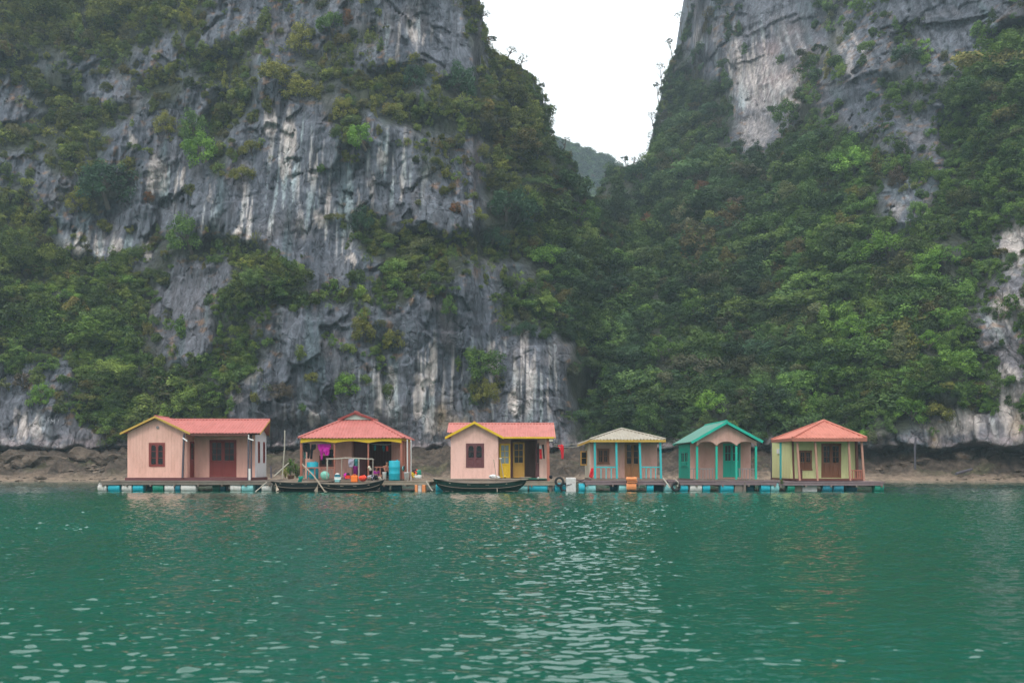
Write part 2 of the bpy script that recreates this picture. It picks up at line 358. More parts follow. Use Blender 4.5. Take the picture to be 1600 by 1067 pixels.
# ------------------------------------------------------------------ vegetation cover of the slopes, read off the place cell by cell (rows of 40 cells)
VEG = """
8877799833445331016 0000000 52520163410124
8887884628323662006 5000000 52420263462058
7553743786457635504 7600000 73310563454589
4872268357466597576 8830000 99500622665899
2587742287114848878 8960000 99714752362899
9679324662300742553 8980008 99424985524899
3383440081400411654 8888999 99999999783799
6428930311100121334 9999999 99999999525899
8635110000000562213 9999999 99999999637875
7851106976402478967 8999999 99999999978581
9999857328982137884 4589999 99999999999975
9999981149885767141 5789999 99999999999742
8999973466312342000 5879999 99999999999935
8899974156613365002 2006899 99999999999833
5529876898211242006 3009999 99999999999971
2459999992422421006 4018999 99999999999983
0328999982100100003 2006999 99999999975100
0002577520000000001 1005666 66666666410000
"""
rows = [r.replace(' ', '') for r in VEG.strip().split('\n')]
assert len(rows) == 18 and all(len(r) == 40 for r in rows), [len(r) for r in rows]
VG = np.array([[int(c) for c in r] for r in rows], float) / 9.0
def veg_at(u, v, warp=1.0):
    uu = u + warp * 22 * fbm(u / 60.0, v / 60.0, 3, 5); vv = v + warp * 22 * fbm(u / 60.0, v / 60.0, 3, 9)
    x = np.clip(uu / 40 - 0.5, 0, 38.999); y = np.clip(vv / 40 - 0.5, 0, 16.999)
    ix = x.astype(int); iy = y.astype(int); fx = x - ix; fy = y - iy
    return (VG[iy, ix] * (1-fx) + VG[iy, ix+1] * fx) * (1-fy) + (VG[iy+1, ix] * (1-fx) + VG[iy+1, ix+1] * fx) * fy

# pale mineral stains: (u, v, half width, half height, strength)
STREAKS = [(455, 260, 55, 85, 1.0), (250, 285, 40, 40, .95), (165, 392, 80, 34, 1.0), (620, 265, 60, 70, .8), (530, 330, 70, 80, .85), (390, 340, 60, 60, .85), (320, 330, 60, 60, .6),
           (660, 60, 50, 45, .6), (620, 620, 55, 60, .7), (670, 600, 35, 75, 1.0), (815, 600, 60, 95, 1.1), (730, 600, 45, 80, .75), (590, 600, 50, 70, .7), (470, 640, 60, 40, .5), (640, 60, 90, 60, .5), (360, 230, 50, 50, .4), (40, 668, 40, 22, 1.0),
           (1190, 120, 80, 90, 1.0), (1330, 80, 40, 60, .6), (1420, 300, 30, 60, .6), (1570, 500, 45, 40, 1.1), (1560, 620, 70, 70, 1.1), (1585, 375, 30, 50, 1.3), (1480, 650, 60, 30, .9), (500, 150, 60, 40, .3), (1100, 60, 30, 80, .5)]
PATCH = [(452, 213, 13, 38, 1), (422, 195, 8, 22, .9), (447, 265, 9, 20, .8), (497, 340, 9, 15, 1), (371, 366, 8, 10, 1), (549, 405, 7, 7, 1), (243, 275, 16, 28, .8), (287, 277, 4, 16, .9), (207, 225, 5, 12, .8),
         (120, 385, 5, 18, .9), (150, 385, 5, 20, .9), (182, 390, 7, 20, .9), (230, 392, 9, 14, .8), (4, 375, 5, 20, .9), (645, 48, 6, 20, .8), (663, 62, 4, 10, .7), (597, 245, 6, 22, .7), (626, 292, 5, 20, .8), (560, 330, 5, 30, .6), (580, 300, 4, 35, .6),
         (672, 578, 7, 35, 1), (655, 620, 9, 40, 1), (700, 665, 24, 14, 1), (675, 660, 14, 20, .9), (612, 600, 6, 35, .7), (590, 625, 5, 40, .6), (800, 630, 7, 22, 1), (768, 565, 5, 35, .7), (780, 590, 3, 50, .6), (857, 620, 3, 30, .9), (832, 590, 4, 40, .6),
         (491, 656, 10, 12, 1), (390, 580, 18, 16, .5), (365, 622, 14, 10, .8), (38, 668, 5, 22, .9), (60, 675, 4, 12, 1), (15, 690, 20, 6, .5), (25, 655, 4, 14, .8), (90, 700, 60, 5, .35), (450, 702, 30, 7, .6), (690, 700, 70, 8, .45),
         (1195, 130, 40, 50, .55), (1235, 140, 34, 30, .7), (1180, 205, 26, 26, .5), (1150, 100, 14, 45, .4), (1588, 372, 26, 46, 1.2), (1578, 480, 30, 26, 1.0), (1560, 590, 34, 22, 1.0), (1590, 640, 34, 44, .9), (1500, 655, 40, 22, .8), (1470, 672, 18, 12, .9), (1530, 610, 30, 30, .5), (1328, 95, 5, 30, .5), (1412, 240, 6, 18, .6), (1432, 322, 3, 10, .9), (1400, 330, 10, 22, .4), (470, 345, 4, 22, .6), (330, 300, 4, 15, .5)]

def rock_colour(u, v, a, z, veg, warm):
    n = fbm(a / 9, z / 14, 4, 31); n2 = fbm(a / 2.2, z / 7, 4, 37)
    dark = np.array([0.060, 0.071, 0.092]); mid = np.array([0.152, 0.164, 0.192])
    t = np.clip(0.45 + 0.6 * n + 0.5 * n2, 0, 1)[..., None]
    c = dark * (1 - t) + mid * t
    # bluish green lichen bands and dull brown bands
    tl = (sstep(0.12, 0.42, fbm(a / 1.8, z / 22, 3, 43)) * 0.55)[..., None]; c = c * (1 - tl) + np.array([0.075, 0.115, 0.125]) * tl
    tb = (sstep(0.1, 0.45, fbm(a / 5, z / 9, 3, 47)) * 0.45)[..., None]; c = c * (1 - tb) + np.array([0.135, 0.115, 0.115]) * tb
    td = (sstep(0.10, 0.36, fbm(a / 1.0, z / 18, 3, 51)) * 0.7)[..., None]; c = c * (1 - td) + np.array([0.035, 0.04, 0.05]) * td
    # pale streaks run down the face
    sm = np.zeros(u.shape)
    wu = u + 9 * fbm(u / 14, v / 30, 3, 61); wv = v + 16 * fbm(u / 10, v / 18, 3, 63)
    for (cx, cyy, rx, ry, s) in STREAKS: sm = np.maximum(sm, s * np.exp(-((u - cx) / rx) ** 2 - ((v - cyy) / ry) ** 2))
    st = sstep(0.16, 0.42, fbm(a / 0.7, z / 13, 3, 71) + 0.38 * sm - 0.12 + 0.2 * fbm(a / 3, z / 3, 3, 73)) * sstep(0.12, 0.7, sm)
    cream = np.array([0.50, 0.45, 0.43]); grey = np.array([0.30, 0.36, 0.38])
    k = sstep(-0.3, 0.3, fbm(a / 3, z / 10, 2, 77))[..., None]; pale = grey * (1 - k) + cream * k
    s = (st * 0.85)[..., None]; c = c * (1 - s) + pale * s
    pm = np.zeros(u.shape)
    for (cx, cyy, rx, ry, s0) in PATCH:
        d = np.sqrt(((wu - cx) / rx) ** 2 + ((wv - cyy) / ry) ** 2); pm = np.maximum(pm, s0 * (1 - sstep(0.75, 1.2, d)))
    pm = pm * np.clip(0.75 + 0.6 * fbm(a / 0.6, z / 2, 3, 83), 0.2, 1)
    s = (np.clip(pm, 0, 1) * 0.85)[..., None]; c = c * (1 - s) + np.array([0.56, 0.49, 0.45]) * s
    # ochre stain near the foot
    for (cx, cyy, rx, ry) in [(715, 668, 22, 14), (1590, 660, 10, 30), (1460, 690, 8, 22), (690, 650, 10, 20)]:
        s = (0.6 * np.exp(-((wu - cx) / rx) ** 2 - ((wv - cyy) / ry) ** 2))[..., None]; c = c * (1 - s) + np.array([0.46, 0.32, 0.17]) * s
    w = (warm * 0.55)[..., None]; c = c * (1 - w) + np.array([0.27, 0.23, 0.235]) * w
    pk = (np.exp(-((u - 1225) / 55) ** 2 - ((v - 105) / 45) ** 2) * sstep(-0.1, 0.4, fbm(a / 4, z / 5, 3, 87)) * 0.45)[..., None]; c = c * (1 - pk) + np.array([0.44, 0.29, 0.27]) * pk
    # dry orange grass at the rim of the scrub
    og = ((sstep(0.25, 0.42, veg) - sstep(0.5, 0.62, veg)) * sstep(0.14, 0.4, fbm(a / 1.2, z / 0.8, 3, 93)) * 0.6)[..., None]; c = c * (1 - og) + np.array([0.24, 0.13, 0.06]) * og
    # soil and moss under the thick growth
    g = (sstep(0.42, 0.75, veg) * 0.9)[..., None]; c = c * (1 - g) + np.array([0.030, 0.036, 0.018]) * g
    # barnacle band and brown tidal rock at the foot
    b = (np.exp(-((z - 3.9) / 0.8) ** 2) * sstep(-0.25, 0.2, fbm(a / 1.2, z / 0.8, 3, 97)) * 0.7)[..., None]; c = c * (1 - b) + np.array([0.34, 0.28, 0.29]) * b
    f = (1 - sstep(2.7, 3.3, z + 0.6 * fbm(a / 2, z / 2, 2, 99)))[..., None]; c = c * (1 - f) + np.array([0.095, 0.07, 0.045]) * f
    return np.clip(c, 0.01, 0.8)

SHEETS = {}
def sheet(name, u0, u1, step, rowsV, tabU, tab, topU, topV, nrow, label, warmf, seed):
    U = np.arange(u0, u1 + 0.1, step); nU = len(U)
    vt = hermite(topU, topV, U)
    nb = 14
    T = np.linspace(0, 1, nrow)
    V = 742 + (vt[None, :] - 742) * T[:, None] ** 0.97
    UU = np.repeat(U[None, :], nrow, 0)
    tabU = np.array(tabU, float); tab = np.array(tab, float)      # tab[i_u][j_row]
    colsY = np.array([[0.0] * nU for _ in rowsV])
    for j in range(len(rowsV)): colsY[j] = hermite(tabU, tab[:, j], U)
    D = np.empty_like(V)
    rv = np.array(rowsV, float)[::-1]
    for i in range(nU): D[:, i] = hermite(rv, colsY[::-1, i], V[:, i])
    Zw = CZ + (HOR - V) * D / FPX; A = (UU - 800) * D / FPX
    veg = veg_at(UU, V)
    rk = 1 - sstep(0.4, 0.75, veg)
    big = fbm(A / 22, Zw / 26, 3, seed) * 4.5 + fbm(A / 8, Zw / 12, 3, seed + 1) * 1.9
    but = ridged(A / 10 + 0.6 * fbm(A / 20, Zw / 20, 2, seed + 8), Zw / 45, 2, seed + 9) * -1.6
    ribs = ridged(A / 3.0 + 0.35 * fbm(A / 8, Zw / 8, 2, seed + 2), Zw / 22, 3, seed + 3) * -0.85 + ridged(A / 0.95, Zw / 11, 2, seed + 4) * -0.34 + fbm(A / 1.2, Zw / 0.9, 3, seed + 71) * 0.3
    f1, f2, idv = worley(A / 4.6 + 0.5 * fbm(A / 3, Zw / 3, 2, seed + 5), Zw / 8 + 0.4 * fbm(A / 3, Zw / 3, 2, seed + 6), seed + 7)
    blocks = (idv - 0.5) * 1.9 + (1 - sstep(0.0, 0.07, f2 - f1)) * 0.25 * sstep(-.1, .3, fbm(A / 7, Zw / 7, 2, seed + 51))
    f1b, f2b, idb = worley(A / 1.3, Zw / 3.6, seed + 17)
    blocks = blocks + (idb - 0.5) * 0.55 + 0 * f2b
    cr = gnoise(A / 7 + 2 * gnoise(A / 9, Zw / 9, seed + 31), Zw / 5, seed + 33); crack = (1 - sstep(0.0, 0.05, np.abs(cr))) * 0.3 * sstep(0.0, 0.4, fbm(A / 6, Zw / 6, 2, seed + 61))
    lt = Zw / 8.5 + 0.9 * fbm(A / 14, Zw / 30, 3, seed + 81); ledge = -1.3 * (lt - np.floor(lt)) * sstep(-0.15, 0.25, fbm(A / 10, Zw / 12, 2, seed + 83))
    lt2 = Zw / 2.7 + 1.2 * fbm(A / 4, Zw / 9, 3, seed + 85); ledge = ledge - 0.42 * (lt2 - np.floor(lt2)) * sstep(-0.1, 0.3, fbm(A / 5, Zw / 6, 2, seed + 87))
    can = fbm(A / 8, Zw / 6, 3, seed + 21) * 3.6
    can = can + (1 - rk) * sstep(860, 1000, UU) * (ridged(A / 12 + 0.7 * fbm(A / 25, Zw / 25, 2, seed + 23), Zw / 70, 2, seed + 24) * -4.2 + 2.0)
    fade = sstep(0, 0.08, 1 - T)[:, None] * 0.8 + 0.2
    disp = big + but * 0.8 + (ribs + blocks + crack + ledge) * rk + can * (1 - rk)
    und = (1 - sstep(2.9, 3.7, Zw + 0.9 * fbm(A / 3, Zw * 0 + 1, 3, seed + 41))) * (2.0 + 3.5 * np.clip(0.5 + 1.2 * fbm(A / 9, Zw * 0 + 3, 3, seed + 43), 0, 1))
    D2 = D + disp * fade * sstep(-1, 2.5, Zw) + und
    X = (UU - 800) * D2 / FPX; Z = CZ + (HOR - V) * D2 / FPX
    colr = rock_colour(UU, V, A, Zw, veg, warmf(UU, V))
    # the far side of the ridge
    kk = np.arange(1, nb + 1)[:, None]
    Yb = D2[-1][None, :] + 2.2 * kk ** 1.25; Xb = X[-1][None, :] * (Yb / D2[-1][None, :]) ** 0.0 + 0 * kk; Zb = Z[-1][None, :] - 0.10 * kk ** 2.2
    XX = np.vstack([X, Xb]); YY = np.vstack([D2, Yb]); ZZ = np.vstack([Z, Zb]); CC = np.concatenate([colr, np.repeat(colr[-1:][:, :, :], nb, 0)], 0)
    nr = nrow + nb
    co = np.stack([XX, YY, ZZ], -1).reshape(-1, 3)
    idx = np.arange(nr * nU).reshape(nr, nU)
    q = np.stack([idx[:-1, :-1], idx[:-1, 1:], idx[1:, 1:], idx[1:, :-1]], -1).reshape(-1, 4)
    me = bpy.data.meshes.new(name)
    me.vertices.add(len(co)); me.vertices.foreach_set('co', co.ravel().astype(np.float32))
    me.loops.add(q.size); me.loops.foreach_set('vertex_index', q.ravel().astype(np.int32))
    me.polygons.add(len(q)); me.polygons.foreach_set('loop_start', np.arange(0, q.size, 4, dtype=np.int32))
    me.update(calc_edges=True); me.shade_smooth()
    ca = me.color_attributes.new('Col', 'FLOAT_COLOR', 'POINT')
    ca.data.foreach_set('color', np.concatenate([CC.reshape(-1, 3), np.ones((len(co), 1))], 1).ravel().astype(np.float32))
    me.materials.append(M['rock'])
    o = link(name, me); setp(o, label, None, None, 'structure')
    SHEETS[len(SHEETS)] = dict(U=U, V=V, X=X, Y=D2, Z=Z, vt=vt, veg=veg, obj=o)
    return o

rowsL = [742, 600, 450, 300, 150, 0, -200]
sheet('cliff', -420, 1031, 2.2, rowsL,
      [-420, -150, 100, 250, 400, 600, 750, 870, 950, 1031],
      [[92, 98, 108, 122, 132, 140, 150], [100, 106, 114, 124, 132, 140, 148], [107, 111, 119, 126, 133, 140, 150], [109, 112, 118, 124, 129, 136, 146], [110, 111, 113, 118, 123, 130, 140],
       [110, 111, 113, 117, 122, 127, 136], [110, 112, 115, 121, 127, 133, 140], [112, 115, 121, 131, 140, 148, 155], [121, 128, 137, 150, 158, 165, 170], [138, 146, 157, 166, 172, 178, 184]],
      [-420, 700, 738, 744, 750, 757, 766, 776, 790, 812, 830, 842, 850, 857, 864, 875, 890, 905, 940, 985, 1000, 1031],
      [-200, -200, -190, -90, 0, 42, 76, 84, 90, 104, 118, 138, 164, 194, 222, 234, 242, 282, 334, 378, 404, 432], 400,
      'tall grey limestone cliff with pale streaks on the left of the gap', lambda u, v: 0 * u + 0.35 * np.exp(-((u - 300) / 120) ** 2 - ((v - 480) / 90) ** 2) + 0.3 * sstep(560, 700, v), 100)
rowsR = [742, 600, 500, 400, 300, 200, 100, 0, -200]
sheet('cliff', 858, 2200, 2.2, rowsR,
      [858, 950, 1000, 1060, 1130, 1200, 1260, 1330, 1400, 1500, 1600, 1800, 2200],
      [[117, 131, 146, 165, 190, 200, 205, 210, 215], [110, 123, 136, 155, 184, 200, 205, 210, 215], [106, 118, 131, 150, 184, 203, 207, 210, 215], [104, 115, 127, 144, 172, 196, 200, 203, 208],
       [103, 113, 124, 138, 158, 182, 187, 189, 192], [103, 112, 122, 134, 150, 170, 176, 180, 184], [102, 110, 119, 129, 142, 154, 164, 172, 180], [101, 108, 115, 123, 133, 143, 151, 158, 166],
       [101, 106, 111, 118, 126, 134, 141, 147, 155], [99, 103, 108, 113, 119, 126, 132, 138, 146], [96, 99, 103, 107, 112, 118, 123, 128, 136], [88, 91, 94, 98, 102, 107, 111, 116, 124], [66, 69, 72, 76, 80, 84, 88, 92, 98]],
      [858, 938, 950, 1004, 1013, 1018, 1024, 1033, 1042, 1052, 1070, 1084, 1092, 1115, 2200],
      [420, 300, 262, 260, 258, 232, 196, 166, 120, 92, 55, 10, -70, -200, -200], 400,
      'forested limestone mountain with a bare pinkish wall on the right of the gap', lambda u, v: np.clip(0.45 * np.exp(-((u - 1200) / 70) ** 2 - ((v - 130) / 110) ** 2) + 0.55 * sstep(1460, 1560, u) * sstep(280, 420, v), 0, 1.3), 200)

# far hill seen through the gap
def far_hill():
    U = np.arange(780, 1120, 3.0); vt = hermite([780, 860, 885, 905, 925, 945, 975, 1010, 1119], [190, 212, 219, 228, 238, 246, 262, 280, 330], U)
    nr = 50; T = np.linspace(0, 1, nr); V = 700 + (vt[None, :] - 700) * T[:, None]; UU = np.repeat(U[None, :], nr, 0)
    D = 330 + 110 * T[:, None] + 0 * UU; A = (UU - 800) * D / FPX; Zw = CZ + (HOR - V) * D / FPX
    D = D + 10 * fbm(A / 30, Zw / 30, 4, 301)
    # round the top over to the far side
    X = (UU - 800) * D / FPX; Z = CZ + (HOR - V) * D / FPX
    kk = np.arange(1, 8)[:, None]
    X = np.vstack([X, X[-1] + 0 * kk]); Z = np.vstack([Z, Z[-1] - 0.6 * kk ** 1.8]); D = np.vstack([D, D[-1] + 8 * kk]); nr += 7
    n = len(U); co = np.stack([X, D, Z], -1).reshape(-1, 3)
    idx = np.arange(nr * n).reshape(nr, n); q = np.stack([idx[:-1, :-1], idx[:-1, 1:], idx[1:, 1:], idx[1:, :-1]], -1).reshape(-1, 4)
    me = bpy.data.meshes.new('hill'); me.from_pydata(co.tolist(), [], q.tolist()); me.shade_smooth()
    ca = me.color_attributes.new('Col', 'FLOAT_COLOR', 'POINT'); c = np.tile(np.array([0.035, 0.055, 0.03, 1.0]), (len(co), 1)); ca.data.foreach_set('color', c.ravel().astype(np.float32))
    me.materials.append(M['rock']); setp(link('hill', me), 'distant wooded hill fading into haze behind the gap', None, None, 'structure')
    return U, V, D, vt
HILL = far_hill()

# ------------------------------------------------------------------ foliage
def crown_mesh(name, seed, nsub=20, per=75, leaf=0.075, shape=(1, 1, 0.85), droop=0.0, spread=0.62, rs=0.34):
    r = np.random.default_rng(seed)
    th = r.uniform(0, 2 * np.pi, nsub); ph = np.arccos(r.uniform(-0.55, 1, nsub)); rad = spread * r.uniform(0.55, 1.05, nsub)
    cs = np.stack([np.cos(th) * np.sin(ph), np.sin(th) * np.sin(ph), np.cos(ph)], -1) * rad[:, None] * np.array(shape)
    vs_, fs, lv = [], [], []
    for c in cs:
        rr = rs * r.uniform(0.65, 1.25); bright = r.uniform(-0.38, 0.38)
        d = r.normal(size=(per, 3)); d /= np.linalg.norm(d, axis=1)[:, None]; d[:, 2] = np.abs(d[:, 2]) * np.sign(r.uniform(-0.35, 1, per))
        p = c + d * (rr * r.uniform(0.55, 1.08, per))[:, None] * np.array([1, 1, 0.8]); p[:, 2] -= droop * np.hypot(d[:, 0], d[:, 1]) * rr
        n = d * 0.8 + r.normal(size=(per, 3)) * 0.45 + np.array([0, 0, 0.5]); n /= np.linalg.norm(n, axis=1)[:, None]
        t = np.cross(n, r.normal(size=(per, 3))); t /= np.linalg.norm(t, axis=1)[:, None]; b = np.cross(n, t)
        s = leaf * r.uniform(0.6, 1.35, per)[:, None]
        q = np.stack([p - t * s, p - b * s * 0.55, p + t * s, p + b * s * 0.55], 1)
        k = len(vs_) * per * 4; vs_.append(q.reshape(-1, 3)); lv.append(np.clip(0.48 + bright + r.uniform(-0.2, 0.2, per), 0, 1))
    v = np.concatenate(vs_); n = len(v) // 4; lv = np.concatenate(lv)
    me = bpy.data.meshes.new(name)
    me.vertices.add(len(v)); me.vertices.foreach_set('co', v.ravel().astype(np.float32))
    me.loops.add(n * 4); me.loops.foreach_set('vertex_index', np.arange(n * 4, dtype=np.int32))
    me.polygons.add(n); me.polygons.foreach_set('loop_start', np.arange(0, n * 4, 4, dtype=np.int32)); me.update(calc_edges=True)
    at = me.attributes.new('lv', 'FLOAT', 'FACE'); at.data.foreach_set('value', lv.astype(np.float32))
    me.materials.append(M['leaf'])
    return me
crowns = [crown_mesh('leafy_crown', 1), crown_mesh('leafy_crown', 2, 26, 65, 0.062), crown_mesh('leafy_crown', 3, 16, 90, 0.085),
          crown_mesh('leafy_crown', 4, 22, 70, 0.07, (1.15, 1.0, 0.6)), crown_mesh('leafy_crown', 5, 24, 60, 0.065, (0.8, 0.8, 1.15), 0.5),
          crown_mesh('leafy_crown', 6, 12, 85, 0.08, (1.0, 1.0, 0.9), 0.3, 0.72, 0.30), crown_mesh('leafy_crown', 7, 30, 55, 0.055, (1, 1, 0.8), 0.2, 0.7, 0.26),
          crown_mesh('leafy_crown', 8, 14, 60, 0.07, (0.9, 0.9, 0.9), 0.1, 0.8, 0.22)]
crowns += [crown_mesh('broad_crown', 21, 46, 80, 0.042, (1, 1, .8), .1, .78, .22), crown_mesh('broad_crown', 22, 38, 95, 0.045, (1.1, 1, .65), .25, .8, .25), crown_mesh('broad_crown', 23, 52, 75, 0.040, (.9, .9, 1.05), .3, .76, .21)]
crowns += [crown_mesh('layered_crown', 31, 26, 80, 0.06, (1.25, 1.1, .38), .1, .85, .26), crown_mesh('hanging_crown', 32, 22, 75, 0.06, (.55, .55, 1.5), 1.2, .7, .26), crown_mesh('sparse_crown', 33, 30, 22, 0.05, (1, 1, 1), .1, .85, .2)]
def spiky_mesh(seed):
    r = np.random.default_rng(seed); V = []; lv = []
    for k in range(9):
        c = r.uniform(-.6, .6, 3) * np.array([1, 1, .7]); b_ = r.uniform(.2, .9)
        for j in range(34):
            d = r.normal(size=3); d[2] = abs(d[2]) * .9 + .1; d /= np.linalg.norm(d); s_ = np.cross(d, [0, 0, 1.]); s_ /= np.linalg.norm(s_) + 1e-6; l_ = r.uniform(.3, .5)
            m = c + d * l_ * .55; e_ = c + d * l_ + np.array([0, 0, -.28 * l_ * np.hypot(d[0], d[1]) * 2])
            V.append([c - s_ * .012, c + s_ * .012, m + s_ * .025, m - s_ * .025]); V.append([m - s_ * .025, m + s_ * .025, e_ + s_ * .004, e_ - s_ * .004]); lv += [b_, b_ * .9]
    V = np.array(V).reshape(-1, 3); n = len(V) // 4; me = bpy.data.meshes.new('spiky_crown'); me.from_pydata(V.tolist(), [], np.arange(n * 4).reshape(-1, 4).tolist())
    at = me.attributes.new('lv', 'FLOAT', 'FACE'); at.data.foreach_set('value', np.array(lv, np.float32)); me.materials.append(M['leaf']); return me
crowns += [spiky_mesh(41)]
kinds = bpy.data.collections.new('crown_kinds')       # sources of the scattered growth, not part of the scene itself
for i, me in enumerate(crowns):
    o = bpy.data.objects.new('crown_kind_%s' % 'abcdefghijklmno'[i], me); kinds.objects.link(o)

def scatter_group():
    g = bpy.data.node_groups.new('scatter_foliage', 'GeometryNodeTree')
    g.interface.new_socket('Geometry', in_out='INPUT', socket_type='NodeSocketGeometry'); g.interface.new_socket('Geometry', in_out='OUTPUT', socket_type='NodeSocketGeometry')
    gi = g.nodes.new('NodeGroupInput'); go = g.nodes.new('NodeGroupOutput'); l = g.links.new
    ci = g.nodes.new('GeometryNodeCollectionInfo'); ci.inputs['Collection'].default_value = kinds; ci.inputs['Separate Children'].default_value = True; ci.inputs['Reset Children'].default_value = True
    ip = g.nodes.new('GeometryNodeInstanceOnPoints'); ip.inputs['Pick Instance'].default_value = True
    def attr(n, dt):
        a = g.nodes.new('GeometryNodeInputNamedAttribute'); a.data_type = dt; a.inputs['Name'].default_value = n; return a.outputs[0]
    mp = g.nodes.new('GeometryNodeMeshToPoints')
    l(gi.outputs[0], mp.inputs[0]); l(mp.outputs[0], ip.inputs['Points']); l(ci.outputs[0], ip.inputs['Instance'])
    l(attr('variant', 'INT'), ip.inputs['Instance Index']); l(attr('rot', 'FLOAT_VECTOR'), ip.inputs['Rotation']); l(attr('scl', 'FLOAT_VECTOR'), ip.inputs['Scale'])
    l(ip.outputs[0], go.inputs[0])
    return g
SG = scatter_group()
def scatter(name, P_, scl, rot, var, tint, label):
    me = bpy.data.meshes.new(name); me.vertices.add(len(P_)); me.vertices.foreach_set('co', P_.ravel().astype(np.float32))
    for n, t, key, d in (('scl', 'FLOAT_VECTOR', 'vector', scl), ('rot', 'FLOAT_VECTOR', 'vector', rot), ('tint', 'FLOAT_COLOR', 'color', tint)):
        a = me.attributes.new(n, t, 'POINT'); a.data.foreach_set(key, np.ascontiguousarray(d, dtype=np.float32).ravel())
    a = me.attributes.new('variant', 'INT', 'POINT'); a.data.foreach_set('value', var.astype(np.int32))
    me.update(); o = link(name, me); setp(o, label, None, None, 'stuff')
    md = o.modifiers.new('scatter', 'NODES'); md.node_group = SG
    return o

OLIVE = np.array([0.175, 0.178, 0.036]); GREEN = np.array([0.082, 0.152, 0.032]); DARK = np.array([0.042, 0.086, 0.045]); BRIGHT = np.array([0.125, 0.240, 0.036]); RUST = np.array([0.17, 0.085, 0.035]); BROWN = np.array([0.10, 0.078, 0.05])
def zone_tint(u, v, r):
    n = len(u); z1 = fbm(u / 70, v / 70, 3, 401); z2 = fbm(u / 30, v / 30, 2, 403)
    left = 1 - sstep(780, 900, u); up = 1 - sstep(330, 480, v); right = sstep(1150, 1350, u)
    wo_ = left * (0.25 + 0.65 * up) + (1 - left) * 0.12; wb = right * 0.35 + 0.12 * (1 - left) * sstep(350, 600, v) + left * (1 - up) * 0.2
    wd = (1 - left) * (1 - right) * 1.0 + right * 0.3 + left * 0.12
    w = np.stack([wo_ * (1 + z1), 0.45 + 0 * u, np.clip(wd * (1 - 1.2 * z2), 0, 2), np.clip(wb * (1 + 1.6 * z2), 0, 2)], -1)
    w = w * (r.uniform(0, 1, (n, 4)) ** 1.5 + 0.08); w /= w.sum(1)[:, None]
    c = w @ np.stack([OLIVE, GREEN, DARK, BRIGHT])
    c = c * (1 - 0.08 * sstep(820, 900, u) * (1 - sstep(1120, 1280, u)))[:, None]
    m = r.uniform(0, 1, n); c = np.where((m < 0.035)[:, None], c * 0.5 + RUST * 0.5, c); c = np.where(((m > 0.035) & (m < 0.10))[:, None], c * 0.4 + BROWN * 0.6, c)
    c = c * (r.uniform(0.6, 1.0, (n, 1)) + 0.75 * r.uniform(0, 1, (n, 1)) ** 2.5) * (1 + 0.35 * z2[:, None])
    return np.concatenate([c, np.ones((n, 1))], 1)

def surf(si, u, v):
    """point and outward normal of a slope at the bearing u, v"""
    S = SHEETS[si]; U = S['U']; ci = np.clip((u - U[0]) / (U[1] - U[0]), 0, len(U) - 2.001); c0 = ci.astype(int)
    Vc = S['V'][:, c0]                                  # rows x n, descending v
    r0 = np.clip((Vc > v[None, :]).sum(0), 2, Vc.shape[0] - 3)
    G = np.stack([S['X'], S['Y'], S['Z']], -1)
    p = G[r0, c0]; du = G[r0, np.minimum(c0 + 3, len(U) - 1)] - G[r0, np.maximum(c0 - 3, 0)]; dv = G[np.minimum(r0 + 3, Vc.shape[0]-1), c0] - G[np.maximum(r0 - 3, 0), c0]
    n = np.cross(du, dv); n /= np.linalg.norm(n, axis=1)[:, None] + 1e-9
    n = np.where((n[:, 1] > 0)[:, None], -n, n)
    return p, n, S['vt'][c0]

